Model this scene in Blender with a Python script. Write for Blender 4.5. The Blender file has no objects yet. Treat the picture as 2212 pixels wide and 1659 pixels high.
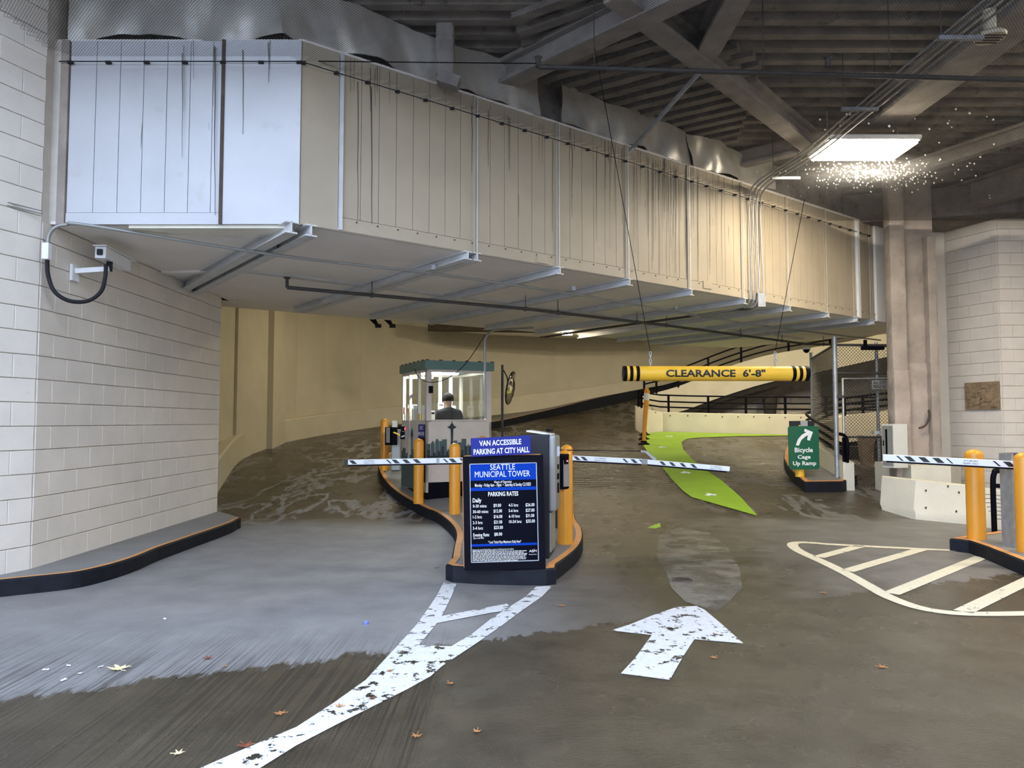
import bpy, bmesh, math, random
from mathutils import Matrix, Vector
from mathutils.geometry import tessellate_polygon
random.seed(7)
R = math.radians
SC = bpy.context.scene
COL = SC.collection

# ------------------------------------------------------------------ camera, world, exposure
F = 1560.0
PITCH = math.atan((910 - 829.5) / F)
CAMZ = 1.55
cam = bpy.data.cameras.new('camera')
cam.sensor_width = 36.0
cam.lens = F / 2212 * 36.0
cam.clip_start = 0.05
cam.clip_end = 200
camo = bpy.data.objects.new('camera', cam)
COL.objects.link(camo)
camo.location = (0, 0, CAMZ)
camo.rotation_euler = (math.pi / 2 + PITCH, 0, 0)
SC.camera = camo

W = bpy.data.worlds.new('overcast_sky')
SC.world = W
W.use_nodes = True
bg = W.node_tree.nodes['Background']
bg.inputs['Color'].default_value = (0.60, 0.73, 1.0, 1)
bg.inputs['Strength'].default_value = 4.6
SC.view_settings.view_transform = 'Standard'
SC.view_settings.look = 'None'
SC.view_settings.exposure = 0.4
SC.view_settings.gamma = 1.0
SC.view_settings.use_curve_mapping = False
LAMP_FASCIA = 84.0      # troffer over the entry
LAMP_RAMP = 115.0         # fixtures inside the ramp
LAMP_BOOTH = 80.0
WARM = (1.0, 0.86, 0.60)

# ------------------------------------------------------------------ projection helpers (pixel of the photograph -> point at a real depth)
CP, SP = math.cos(PITCH), math.sin(PITCH)
def ray(px, py):
    a = (px - 1106) / F
    b = (829.5 - py) / F
    return Vector((a, CP - b * SP, SP + b * CP))
def at(px, py, d):
    r = ray(px, py)
    return Vector((0, 0, CAMZ)) + r * (d / r.y)
def onz(px, py, z=0.0):
    r = ray(px, py)
    return Vector((0, 0, CAMZ)) + r * ((z - CAMZ) / r.z)
SL, Y0 = 0.114, 11.6
def field(y):
    return max(0.0, SL * (y - Y0))
def onfield(px, py, dz=0.0):
    p = onz(px, py, dz)
    if 0 < p.y <= Y0:
        return p
    r = ray(px, py)     # CAMZ + t*rz = dz + SL*(t*ry - Y0)
    t = (CAMZ - dz + SL * Y0) / (SL * r.y - r.z)
    return Vector((0, 0, CAMZ)) + r * t
def xat(px, d):
    return at(px, 910, d).x

# ------------------------------------------------------------------ materials
def new_mat(name):
    m = bpy.data.materials.new(name)
    m.use_nodes = True
    nt = m.node_tree
    return m, nt, nt.nodes['Principled BSDF']
def node(nt, t, **kw):
    n = nt.nodes.new(t)
    for k, v in kw.items():
        setattr(n, k, v)
    return n
def math_n(nt, op, a, b=None, clamp=False):
    n = node(nt, 'ShaderNodeMath', operation=op, use_clamp=clamp)
    for i, v in enumerate((a, b)):
        if v is None:
            continue
        if isinstance(v, (int, float)):
            n.inputs[i].default_value = v
        else:
            nt.links.new(v, n.inputs[i])
    return n.outputs[0]
def noise_n(nt, vec, scale, detail=4, rough=0.55):
    n = node(nt, 'ShaderNodeTexNoise')
    n.inputs['Scale'].default_value = scale
    n.inputs['Detail'].default_value = detail
    n.inputs['Roughness'].default_value = rough
    nt.links.new(vec, n.inputs['Vector'])
    return n.outputs['Fac']
def ramp_n(nt, fac, stops):
    n = node(nt, 'ShaderNodeValToRGB')
    els = n.color_ramp.elements
    els[0].position, els[0].color = stops[0][0], (*stops[0][1], 1)
    els[1].position, els[1].color = stops[-1][0], (*stops[-1][1], 1)
    for p, c in stops[1:-1]:
        e = els.new(p)
        e.color = (*c, 1)
    nt.links.new(fac, n.inputs['Fac'])
    return n.outputs['Color']
def step_n(nt, v, lo, hi):
    n = node(nt, 'ShaderNodeMapRange')
    n.inputs['From Min'].default_value = lo
    n.inputs['From Max'].default_value = hi
    nt.links.new(v, n.inputs['Value'])
    return n.outputs['Result']
def mix_n(nt, fac, a, b):
    n = node(nt, 'ShaderNodeMix', data_type='RGBA')
    nt.links.new(fac, n.inputs['Factor']) if not isinstance(fac, float) else setattr(n.inputs['Factor'], 'default_value', fac)
    for s, v in ((n.inputs[6], a), (n.inputs[7], b)):
        if isinstance(v, tuple):
            s.default_value = (*v, 1)
        else:
            nt.links.new(v, s)
    return n.outputs[2]
def pos_n(nt, scale=None):
    g = node(nt, 'ShaderNodeNewGeometry')
    if scale is None:
        return g.outputs['Position']
    m = node(nt, 'ShaderNodeVectorMath', operation='MULTIPLY')
    nt.links.new(g.outputs['Position'], m.inputs[0])
    m.inputs[1].default_value = scale
    return m.outputs[0]
def bump_n(nt, bsdf, h, strength, dist=0.01):
    b = node(nt, 'ShaderNodeBump')
    b.inputs['Strength'].default_value = strength
    b.inputs['Distance'].default_value = dist
    nt.links.new(h, b.inputs['Height'])
    nt.links.new(b.outputs['Normal'], bsdf.inputs['Normal'])
def mat(name, col, rough=0.5, metal=0.0, var=0.08, scale=6.0, bump=0.0, bscale=60.0, dirt=None, dirt_amt=(0.62, 0.75), spec=0.5, coat=0.0):
    m, nt, b = new_mat(name)
    p = pos_n(nt)
    f = noise_n(nt, p, scale)
    lo = tuple(max(0, c * (1 - var)) for c in col)
    hi = tuple(min(1, c * (1 + var)) for c in col)
    c = ramp_n(nt, f, [(0.3, lo), (0.7, hi)])
    if dirt:
        d = step_n(nt, noise_n(nt, p, scale * 2.3, 6, 0.7), *dirt_amt)
        c = mix_n(nt, d, c, dirt)
    nt.links.new(c, b.inputs['Base Color'])
    b.inputs['Roughness'].default_value = rough
    b.inputs['Metallic'].default_value = metal
    b.inputs['Specular IOR Level'].default_value = spec
    if coat:
        b.inputs['Coat Weight'].default_value = coat
    if bump:
        bump_n(nt, b, noise_n(nt, p, bscale, 5), bump)
    return m
def emit_mat(name, col, strength, base=(0.8, 0.8, 0.8)):
    m, nt, b = new_mat(name)
    b.inputs['Base Color'].default_value = (*base, 1)
    b.inputs['Emission Color'].default_value = (*col, 1)
    b.inputs['Emission Strength'].default_value = strength
    b.inputs['Specular IOR Level'].default_value = 0.08
    b.inputs['Roughness'].default_value = 0.6
    return m

M = {}
M['block'] = mat('painted_block', (0.75, 0.69, 0.60), 0.6, var=0.05, scale=3, bump=0.35, bscale=90, dirt=(0.45, 0.40, 0.34), dirt_amt=(0.66, 0.85))
M['mortar'] = mat('painted_mortar', (0.64, 0.585, 0.505), 0.8, var=0.08, bump=0.3)
M['cream'] = mat('cream_paint', (0.58, 0.53, 0.39), 0.55, var=0.06, scale=1.5, bump=0.15, bscale=40, dirt=(0.36, 0.31, 0.22), dirt_amt=(0.68, 0.86))
M['white_conc'] = mat('white_painted_concrete', (0.72, 0.68, 0.55), 0.6, var=0.06, scale=2, bump=0.3, bscale=30, dirt=(0.40, 0.37, 0.30), dirt_amt=(0.68, 0.76))
M['plain_conc'] = mat('grey_concrete', (0.30, 0.28, 0.25), 0.7, var=0.15, scale=3, bump=0.3)
M['black_paint'] = mat('black_curb_paint', (0.008, 0.009, 0.013), 0.6, var=0.3, scale=8, bump=0.25, bscale=25, dirt=(0.16, 0.15, 0.14), dirt_amt=(0.72, 0.75), spec=0.2)
M['orange_paint'] = mat('orange_stripe_paint', (0.62, 0.28, 0.085), 0.6, var=0.12, scale=9)
M['bollard'] = mat('yellow_orange_plastic', (0.75, 0.31, 0.022), 0.35, var=0.05, scale=5, dirt=(0.32, 0.14, 0.03), dirt_amt=(0.72, 0.9))
M['yellow'] = mat('yellow_paint', (0.82, 0.46, 0.03), 0.4, var=0.05, dirt=(0.5, 0.42, 0.3), dirt_amt=(0.7, 0.78))
M['black'] = mat('black_metal', (0.003, 0.003, 0.006), 0.5, var=0.2, spec=0.07)
M['dark_grey'] = mat('charcoal_metal', (0.022, 0.022, 0.026), 0.5, var=0.1, spec=0.25)
M['grey'] = mat('grey_metal', (0.30, 0.30, 0.28), 0.4, metal=0.3, var=0.08)
M['galv'] = mat('galvanised_steel', (0.42, 0.43, 0.44), 0.45, metal=0.6, var=0.15, scale=14)
M['dark_pipe'] = mat('dark_painted_pipe', (0.07, 0.065, 0.06), 0.5, metal=0.2, var=0.2)
M['light_pipe'] = mat('light_conduit', (0.55, 0.52, 0.45), 0.45, var=0.1)
M['soffit'] = mat('soffit_board', (0.83, 0.78, 0.71), 0.55, var=0.05, scale=2, dirt=(0.42, 0.38, 0.3), dirt_amt=(0.7, 0.85))
M['joist'] = mat('painted_steel_joist', (0.58, 0.58, 0.57), 0.45, metal=0.1, var=0.1)
M['fire'] = mat('fireproofed_deck', (0.20, 0.175, 0.15), 0.95, var=0.3, scale=3, bump=0.9, bscale=30, dirt=(0.09, 0.08, 0.07), dirt_amt=(0.55, 0.7))
M['fire_beam'] = mat('fireproofed_beam', (0.29, 0.26, 0.23), 0.95, var=0.2, scale=4, bump=1.0, bscale=35)
M['fire_col'] = mat('fireproofed_column', (0.33, 0.28, 0.235), 0.95, var=0.22, scale=2.5, bump=1.0, bscale=45, dirt=(0.2, 0.15, 0.11), dirt_amt=(0.6, 0.8))
M['horn'] = mat('beige_speaker', (0.62, 0.54, 0.40), 0.6)
M['fire_low'] = mat('fireproofed_column_low', (0.40, 0.335, 0.285), 0.95, var=0.2, scale=2.5, bump=1.0, bscale=45, dirt=(0.26, 0.2, 0.16), dirt_amt=(0.6, 0.8))
M['foil'] = mat('foil_facing', (0.60, 0.57, 0.50), 0.36, metal=0.5, var=0.2, scale=2.0, bump=0.2, bscale=8)
M['white'] = mat('white_enamel', (0.78, 0.78, 0.76), 0.4, var=0.03)
M['offwhite'] = mat('booth_paint', (0.56, 0.49, 0.40), 0.45, var=0.04)
M['cabinet'] = mat('grey_cabinet_paint', (0.62, 0.62, 0.56), 0.45, var=0.03)
M['teal'] = mat('green_roof_metal', (0.09, 0.17, 0.14), 0.45, var=0.08)
M['mural_dark'] = mat('mural_dark_green', (0.012, 0.025, 0.028), 0.6, var=0.1)
M['mural_mid'] = mat('mural_grey_green', (0.055, 0.09, 0.085), 0.6, var=0.1)
M['sign_blue'] = mat('sign_blue', (0.010, 0.016, 0.19), 0.4, var=0.03, spec=0.25)
M['header_blue'] = emit_mat('screen_blue', (0.002, 0.05, 0.62), 0.62, (0.0, 0.01, 0.06))
M['screen'] = mat('screen_black', (0.0015, 0.002, 0.006), 0.4, var=0.1, spec=0.05)
M['screen_text'] = emit_mat('screen_text_white', (0.75, 0.82, 1.0), 0.6, (0.3, 0.3, 0.3))
M['text_white'] = mat('text_white', (0.85, 0.85, 0.85), 0.5, var=0.02)
M['text_black'] = mat('text_black', (0.012, 0.012, 0.012), 0.5, var=0.02)
M['sign_green'] = mat('sign_green', (0.004, 0.105, 0.05), 0.4, var=0.04)
M['led'] = emit_mat('red_led', (1.0, 0.03, 0.05), 3.0)
M['red'] = mat('red_print', (0.6, 0.03, 0.02), 0.5)
M['jacket'] = mat('dark_jacket', (0.006, 0.006, 0.0065), 0.9, var=0.2, bump=0.4, spec=0.2)
M['skin'] = mat('skin', (0.30, 0.17, 0.11), 0.5)
M['hair'] = mat('dark_knit_cap', (0.004, 0.004, 0.004), 0.95, bump=0.5, spec=0.15)
M['paper'] = mat('paper', (0.78, 0.78, 0.76), 0.7, var=0.03)
M['stone'] = mat('rough_stone_patch', (0.27, 0.19, 0.11), 0.85, var=0.35, scale=12, bump=0.8, bscale=30)
M['wood'] = mat('weathered_post', (0.34, 0.25, 0.16), 0.85, var=0.3, scale=6, bump=0.8)
M['rust'] = mat('dark_brown_steel', (0.07, 0.05, 0.035), 0.8, var=0.3, bump=0.5)
M['void'] = mat('dark_concrete_and_shade', (0.05, 0.045, 0.04), 0.9, var=0.25)  # near-black puts the shade of undersides and voids into the colour
M['net'] = mat('dark_netting', (0.012, 0.012, 0.014), 0.8, var=0.1)
M['drip'] = mat('dark_drip_stain', (0.04, 0.033, 0.026), 0.6, var=0.3)
M['leaf_yellow'] = mat('leaf_yellow', (0.75, 0.62, 0.32), 0.6, var=0.2, scale=60)
M['leaf_brown'] = mat('leaf_brown', (0.36, 0.15, 0.045), 0.6, var=0.35, scale=60)
M['leaf_red'] = mat('leaf_red', (0.17, 0.045, 0.02), 0.6, var=0.35, scale=60)
M['lane_green'] = mat('bike_lane_green', (0.27, 0.46, 0.03), 0.55, var=0.07, scale=2, bump=0.15)
M['lime'] = mat('lime_reflector', (0.55, 0.75, 0.08), 0.3)
M['mirror'] = mat('mirror_face', (0.8, 0.8, 0.8), 0.05, metal=1.0, var=0.01)
M['walk'] = mat('grey_walk_paint', (0.20, 0.195, 0.185), 0.6, var=0.12, scale=4, bump=0.2)
M['diffuser'] = emit_mat('lamp_diffuser', (1.0, 0.88, 0.68), LAMP_FASCIA)
M['ramp_lamp'] = emit_mat('ramp_lamp_diffuser', WARM, LAMP_RAMP)
M['booth_lamp'] = emit_mat('booth_lamp_diffuser', (0.95, 0.98, 1.0), LAMP_BOOTH)
def drop_mat():
    m = bpy.data.materials.new('water_drop')
    m.use_nodes = True
    nt = m.node_tree
    nt.nodes.remove(nt.nodes['Principled BSDF'])
    t = node(nt, 'ShaderNodeBsdfTranslucent')
    t.inputs['Color'].default_value = (0.95, 0.95, 0.92, 1)
    nt.links.new(t.outputs[0], nt.nodes['Material Output'].inputs['Surface'])
    return m
M['drop'] = drop_mat()
M['monitor_glow'] = emit_mat('monitor_glow', (0.5, 0.65, 1.0), 0.5, (0.2, 0.2, 0.22))

def glass_mat():
    m = bpy.data.materials.new('window_glass')
    m.use_nodes = True
    nt = m.node_tree
    nt.nodes.remove(nt.nodes['Principled BSDF'])
    out = nt.nodes['Material Output']
    t = node(nt, 'ShaderNodeBsdfTransparent')
    t.inputs['Color'].default_value = (0.93, 0.95, 0.94, 1)
    g = node(nt, 'ShaderNodeBsdfGlossy')
    g.inputs['Roughness'].default_value = 0.03
    lw = node(nt, 'ShaderNodeLayerWeight')
    lw.inputs['Blend'].default_value = 0.5
    fr = math_n(nt, 'ADD', math_n(nt, 'MULTIPLY', math_n(nt, 'POWER', lw.outputs['Facing'], 5.0), 0.4), 0.03)
    mx = node(nt, 'ShaderNodeMixShader')
    nt.links.new(fr, mx.inputs[0])
    nt.links.new(t.outputs[0], mx.inputs[1])
    nt.links.new(g.outputs[0], mx.inputs[2])
    nt.links.new(mx.outputs[0], out.inputs['Surface'])
    return m
M['glass'] = glass_mat()

def fascia_mat(name, col, drips):
    m, nt, b = new_mat(name)
    p = pos_n(nt)
    dot = node(nt, 'ShaderNodeVectorMath', operation='DOT_PRODUCT')
    nt.links.new(p, dot.inputs[0])
    dot.inputs[1].default_value = (0.8, 0.6, 0)
    sep = node(nt, 'ShaderNodeSeparateXYZ')
    nt.links.new(p, sep.inputs[0])
    u, z = dot.outputs['Value'], sep.outputs['Z']
    cmb = node(nt, 'ShaderNodeCombineXYZ')
    nt.links.new(u, cmb.inputs[0])
    nt.links.new(math_n(nt, 'MULTIPLY', z, 0.035), cmb.inputs[2])
    base = ramp_n(nt, noise_n(nt, p, 1.3), [(0.3, tuple(c * 0.9 for c in col)), (0.7, tuple(min(1, c * 1.06) for c in col))])
    blot = step_n(nt, noise_n(nt, p, 3.2, 6, 0.65), 0.60, 0.74)
    base = mix_n(nt, math_n(nt, 'MULTIPLY', blot, 0.35), base, (0.33, 0.29, 0.22))
    # drip streaks: thin vertical, each ends at its own height, more of them where the leak is
    n1 = noise_n(nt, cmb.outputs[0], 30, 2, 0.5)
    n2 = noise_n(nt, cmb.outputs[0], 6.0, 1, 0.5)
    reach = math_n(nt, 'MULTIPLY', math_n(nt, 'SUBTRACT', 5.35, z), 0.055)
    where = step_n(nt, math_n(nt, 'ABSOLUTE', math_n(nt, 'SUBTRACT', u, 8.4)), 3.2, 0.6)
    score = math_n(nt, 'SUBTRACT', math_n(nt, 'ADD', n1, math_n(nt, 'MULTIPLY', where, 0.055 * drips)), reach)
    score = math_n(nt, 'ADD', score, math_n(nt, 'MULTIPLY', n2, 0.04))
    mask = step_n(nt, score, 0.715, 0.735)
    mask = math_n(nt, 'MULTIPLY', mask, 0.8, True)
    c = mix_n(nt, mask, base, (0.045, 0.038, 0.03))
    spots = step_n(nt, noise_n(nt, pos_n(nt, (26, 26, 9)), 1.0, 2, 0.5), 0.765, 0.785)
    c = mix_n(nt, math_n(nt, 'MULTIPLY', spots, math_n(nt, 'MULTIPLY', where, 0.8), True), c, (0.05, 0.045, 0.04))
    nt.links.new(c, b.inputs['Base Color'])
    b.inputs['Roughness'].default_value = 0.5
    return m
M['fascia'] = fascia_mat('cream_metal_panel', (0.42, 0.355, 0.255), 1.0)
M['sheet'] = fascia_mat('pale_metal_sheet', (0.53, 0.53, 0.53), 0.0)

def floor_mat():
    m, nt, b = new_mat('wet_concrete_floor')
    p = pos_n(nt)
    sep = node(nt, 'ShaderNodeSeparateXYZ')
    nt.links.new(p, sep.inputs[0])
    x, y = sep.outputs['X'], sep.outputs['Y']
    big = noise_n(nt, p, 0.55, 3, 0.5)
    mid = noise_n(nt, p, 2.4, 6, 0.65)
    fine = noise_n(nt, p, 45, 6, 0.7)
    # rain-wet edge near the entrance (ragged), and tracked-in water on the entry lane
    jag = math_n(nt, 'MULTIPLY', math_n(nt, 'SUBTRACT', noise_n(nt, pos_n(nt, (3.5, 1.2, 1)), 1.6, 6, 0.7), 0.5), 0.9)
    edge = math_n(nt, 'ADD', math_n(nt, 'ADD', math_n(nt, 'MULTIPLY', x, 0.42), 5.33), jag)
    wet1 = step_n(nt, math_n(nt, 'SUBTRACT', edge, y), -0.02, 0.06)
    wet2 = step_n(nt, math_n(nt, 'ADD', x, math_n(nt, 'MULTIPLY', big, 1.4)), -0.1, 1.9)
    dry_right = step_n(nt, math_n(nt, 'ADD', math_n(nt, 'SUBTRACT', x, 3.0), math_n(nt, 'MULTIPLY', mid, 1.5)), 0.0, 2.0)
    wet2 = math_n(nt, 'MULTIPLY', wet2, math_n(nt, 'SUBTRACT', 1.0, math_n(nt, 'MULTIPLY', dry_right, 0.6)), True)
    swn = noise_n(nt, pos_n(nt, (1.1, 0.4, 1)), 1.3, 4, 0.6)
    ringv = math_n(nt, 'ABSOLUTE', math_n(nt, 'SUBTRACT', swn, 0.56))
    swirl = step_n(nt, math_n(nt, 'ADD', ringv, math_n(nt, 'MULTIPLY', mid, 0.03)), 0.022, 0.06)
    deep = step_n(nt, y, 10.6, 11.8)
    wet3 = math_n(nt, 'MULTIPLY', math_n(nt, 'MULTIPLY', swirl, deep), 0.92)
    wet = math_n(nt, 'MAXIMUM', math_n(nt, 'MAXIMUM', wet1, wet2), wet3, True)
    dry_c = ramp_n(nt, mid, [(0.3, (0.20, 0.195, 0.185)), (0.7, (0.30, 0.29, 0.275))])
    wet_c = ramp_n(nt, mid, [(0.3, (0.045, 0.035, 0.021)), (0.7, (0.092, 0.074, 0.046))])
    c = mix_n(nt, wet, dry_c, wet_c)
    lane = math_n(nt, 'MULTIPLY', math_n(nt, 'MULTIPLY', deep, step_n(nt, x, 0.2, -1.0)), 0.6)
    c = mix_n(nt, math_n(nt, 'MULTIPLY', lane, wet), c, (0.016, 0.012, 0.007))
    sp = step_n(nt, fine, 0.35, 0.75)
    c2 = node(nt, 'ShaderNodeMix', data_type='RGBA', blend_type='MULTIPLY')
    c2.inputs['Factor'].default_value = 0.35
    nt.links.new(c, c2.inputs[6])
    nt.links.new(ramp_n(nt, sp, [(0, (0.55, 0.55, 0.55)), (1, (1, 1, 1))]), c2.inputs[7])
    gx = noise_n(nt, pos_n(nt, (62, 0.6, 1)), 1.0, 3, 0.6)
    gmask = math_n(nt, 'MULTIPLY', step_n(nt, x, -0.42, -0.47), step_n(nt, y, 5.6, 4.6))
    cut = math_n(nt, 'MULTIPLY', step_n(nt, gx, 0.52, 0.40), math_n(nt, 'MULTIPLY', gmask, 0.62))
    nt.links.new(mix_n(nt, cut, c2.outputs[2], (0.02, 0.018, 0.016)), b.inputs['Base Color'])
    rr = step_n(nt, noise_n(nt, p, 1.1, 5, 0.6), 0.3, 0.75)
    rough_wet = math_n(nt, 'ADD', math_n(nt, 'MULTIPLY', rr, 0.28), 0.13)
    rmix = node(nt, 'ShaderNodeMix', data_type='FLOAT')
    nt.links.new(wet, rmix.inputs[0])
    rmix.inputs[2].default_value = 0.55
    nt.links.new(rough_wet, rmix.inputs[3])
    nt.links.new(rmix.outputs[0], b.inputs['Roughness'])
    # relief: brushed grooves in the slab by the entrance, ribs across the ramp
    h = math_n(nt, 'ADD', math_n(nt, 'MULTIPLY', math_n(nt, 'MULTIPLY', gx, gmask), 5.0), math_n(nt, 'MULTIPLY', fine, 1.1))
    rib = math_n(nt, 'SINE', math_n(nt, 'MULTIPLY', y, 34.0))
    rmask = math_n(nt, 'MULTIPLY', step_n(nt, y, 13.6, 13.9), step_n(nt, x, 0.0, 1.0))
    h = math_n(nt, 'ADD', h, math_n(nt, 'MULTIPLY', math_n(nt, 'MULTIPLY', rib, rmask), 1.6))
    bump_n(nt, b, h, 0.8, 0.008)
    return m
M['floor'] = floor_mat()

def paint_mat(name, col, lo, hi, scale=7.0, rough=0.45):
    """road paint that has flaked off in places, so the slab below shows"""
    m, nt, b = new_mat(name)
    out = nt.nodes['Material Output']
    p = pos_n(nt, (1.0, 1.0, 1.0))
    n1 = noise_n(nt, p, scale, 8, 0.72)
    gate = step_n(nt, n1, lo, hi)
    c = ramp_n(nt, noise_n(nt, p, 20), [(0.3, tuple(v * 0.85 for v in col)), (0.7, col)])
    nt.links.new(c, b.inputs['Base Color'])
    b.inputs['Roughness'].default_value = rough
    bump_n(nt, b, noise_n(nt, p, 60, 4), 0.4, 0.006)
    tr = node(nt, 'ShaderNodeBsdfTransparent')
    mx = node(nt, 'ShaderNodeMixShader')
    nt.links.new(gate, mx.inputs[0])
    nt.links.new(b.outputs[0], mx.inputs[1])
    nt.links.new(tr.outputs[0], mx.inputs[2])
    nt.links.new(mx.outputs[0], out.inputs['Surface'])
    return m
M['road_white'] = paint_mat('worn_white_road_paint', (0.64, 0.635, 0.61), 0.56, 0.575, 9.0)
M['road_cream'] = paint_mat('cream_road_paint', (0.74, 0.68, 0.50), 0.61, 0.63, 8.0)
M['patch'] = paint_mat('pale_slab_patch', (0.19, 0.17, 0.145), 0.42, 0.66, 2.2, 0.25)

# ------------------------------------------------------------------ mesh building
WLOC = {}
class MB:
    def __init__(s, mx=None):
        s.v, s.f, s.mx = [], [], mx
    def add(s, vs, fs):
        o = len(s.v)
        for p in vs:
            p = Vector(p)
            s.v.append(s.mx @ p if s.mx is not None else p)
        s.f += [tuple(i + o for i in f) for f in fs]
        return s
    def box(s, c, d, rot=None, bev=0.0):
        x, y, z = d[0] / 2, d[1] / 2, d[2] / 2
        rm = rot if rot is not None else Matrix.Identity(3)
        c = Vector(c)
        if bev <= 0:
            vs = [(-x, -y, -z), (x, -y, -z), (x, y, -z), (-x, y, -z), (-x, -y, z), (x, -y, z), (x, y, z), (-x, y, z)]
            fs = [(0, 3, 2, 1), (4, 5, 6, 7), (0, 1, 5, 4), (1, 2, 6, 5), (2, 3, 7, 6), (3, 0, 4, 7)]
            return s.add([c + rm @ Vector(p) for p in vs], fs)
        bm = bmesh.new()
        bmesh.ops.create_cube(bm, size=1)
        bmesh.ops.scale(bm, vec=d, verts=bm.verts)
        bmesh.ops.bevel(bm, geom=list(bm.edges), offset=bev, segments=2, affect='EDGES', profile=0.5)
        bm.verts.index_update()
        s.add([c + rm @ q.co for q in bm.verts], [tuple(q.index for q in f.verts) for f in bm.faces])
        bm.free()
        return s
    def bar(s, a, b, w, h, up=(0, 0, 1)):
        a, b = Vector(a), Vector(b)
        d = b - a
        l = d.length
        d.normalize()
        side = d.cross(Vector(up)).normalized()
        u = side.cross(d)
        rm = Matrix((d, side, u)).transposed()
        return s.box((a + b) / 2, (l, w, h), rm)
    def tube(s, pts, r, n=8, closed=False):
        pts = [Vector(p) for p in pts]
        k = len(pts)
        vs, fs = [], []
        up = None
        for i, p in enumerate(pts):
            if closed:
                t = pts[(i + 1) % k] - pts[i - 1]
            else:
                t = pts[min(i + 1, k - 1)] - pts[max(i - 1, 0)]
            t.normalize()
            if up is None:
                up = Vector((0, 0, 1)) if abs(t.z) < 0.9 else Vector((1, 0, 0))
            side = t.cross(up).normalized()
            up = side.cross(t).normalized()
            rr = r[i] if isinstance(r, (list, tuple)) else r
            for j in range(n):
                a = 2 * math.pi * j / n
                vs.append(p + (side * math.cos(a) + up * math.sin(a)) * rr)
        m = k if closed else k - 1
        for i in range(m):
            for j in range(n):
                a, b2 = i * n + j, i * n + (j + 1) % n
                c, d = ((i + 1) % k) * n + (j + 1) % n, ((i + 1) % k) * n + j
                fs.append((a, b2, c, d))
        if not closed:
            fs.append(tuple(range(n))[::-1])
            fs.append(tuple((k - 1) * n + j for j in range(n)))
        return s.add(vs, fs)
    def lathe(s, c, prof, n=20):
        c = Vector(c)
        vs, fs = [], []
        for r, z in prof:
            for j in range(n):
                a = 2 * math.pi * j / n
                vs.append(c + Vector((r * math.cos(a), r * math.sin(a), z)))
        for i in range(len(prof) - 1):
            for j in range(n):
                fs.append((i * n + j, i * n + (j + 1) % n, (i + 1) * n + (j + 1) % n, (i + 1) * n + j))
        fs.append(tuple(range(n))[::-1])
        fs.append(tuple((len(prof) - 1) * n + j for j in range(n)))
        return s.add(vs, fs)
    def poly(s, pts):
        """flat filled outline of 3D points"""
        pts = [Vector(p) for p in pts]
        tr = tessellate_polygon([pts])
        return s.add(pts, [tuple(t) for t in tr])
    def prism(s, pts, z0, z1):
        """outline of (x,y) between z0 and z1; z0, z1 numbers or functions of (x,y)"""
        g0 = z0 if callable(z0) else (lambda x, y: z0)
        g1 = z1 if callable(z1) else (lambda x, y: z1)
        n = len(pts)
        vs = [(p[0], p[1], g0(p[0], p[1])) for p in pts] + [(p[0], p[1], g1(p[0], p[1])) for p in pts]
        tr = tessellate_polygon([[Vector((p[0], p[1], 0)) for p in pts]])
        fs = [tuple(i for i in t) for t in tr] + [tuple(i + n for i in t) for t in tr]
        fs += [(i, (i + 1) % n, n + (i + 1) % n, n + i) for i in range(n)]
        return s.add(vs, fs)
    def plate(s, pts, y0, y1):
        """outline of (x,z) in the local XZ plane, extruded from y0 to y1"""
        n = len(pts)
        vs = [(p[0], y0, p[1]) for p in pts] + [(p[0], y1, p[1]) for p in pts]
        tr = tessellate_polygon([[Vector((p[0], p[1], 0)) for p in pts]])
        fs = [tuple(t) for t in tr] + [tuple(i + n for i in t) for t in tr]
        fs += [(i, (i + 1) % n, n + (i + 1) % n, n + i) for i in range(n)]
        return s.add(vs, fs)
    def grid(s, rows):
        n = len(rows[0])
        vs = [p for r in rows for p in r]
        fs = [(i * n + j, i * n + j + 1, (i + 1) * n + j + 1, (i + 1) * n + j) for i in range(len(rows) - 1) for j in range(n - 1)]
        return s.add(vs, fs)
    def build(s, name, material, parent=None, smooth=None):
        me = bpy.data.meshes.new(name)
        o0 = WLOC.get(parent.name, Vector((0, 0, 0))) if parent else Vector((0, 0, 0))
        me.from_pydata([tuple(p - o0) for p in s.v], [], s.f)
        bm = bmesh.new()
        bm.from_mesh(me)
        bmesh.ops.recalc_face_normals(bm, faces=bm.faces)
        bm.to_mesh(me)
        bm.free()
        me.materials.append(M[material] if isinstance(material, str) else material)
        if smooth:
            me.polygons.foreach_set('use_smooth', [True] * len(me.polygons))
            me.set_sharp_from_angle(angle=R(smooth))
        o = bpy.data.objects.new(name, me)
        COL.objects.link(o)
        if parent:
            o.parent = parent
            WLOC[o.name] = o0
        return o

def tag(o, label=None, cat=None, group=None, kind=None):
    for k, v in (('label', label), ('category', cat), ('group', group), ('kind', kind)):
        if v:
            o[k] = v
    return o
def thing(name, loc, label, cat, group=None):
    o = bpy.data.objects.new(name, None)
    o.empty_display_size = 0.1
    COL.objects.link(o)
    o.location = loc
    WLOC[o.name] = Vector(loc)
    return tag(o, label, cat, group)
def struct(name, mb, material, smooth=None):
    return tag(mb.build(name, material, None, smooth), kind='structure')
def copy_obj(o, parent=None, delta=None):
    c = o.copy()
    COL.objects.link(c)
    if parent:
        c.parent = parent
    if delta is not None:
        c.location = o.location + Vector(delta)
    for ch in list(o.children):
        copy_obj(ch, c)
    return c

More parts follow.
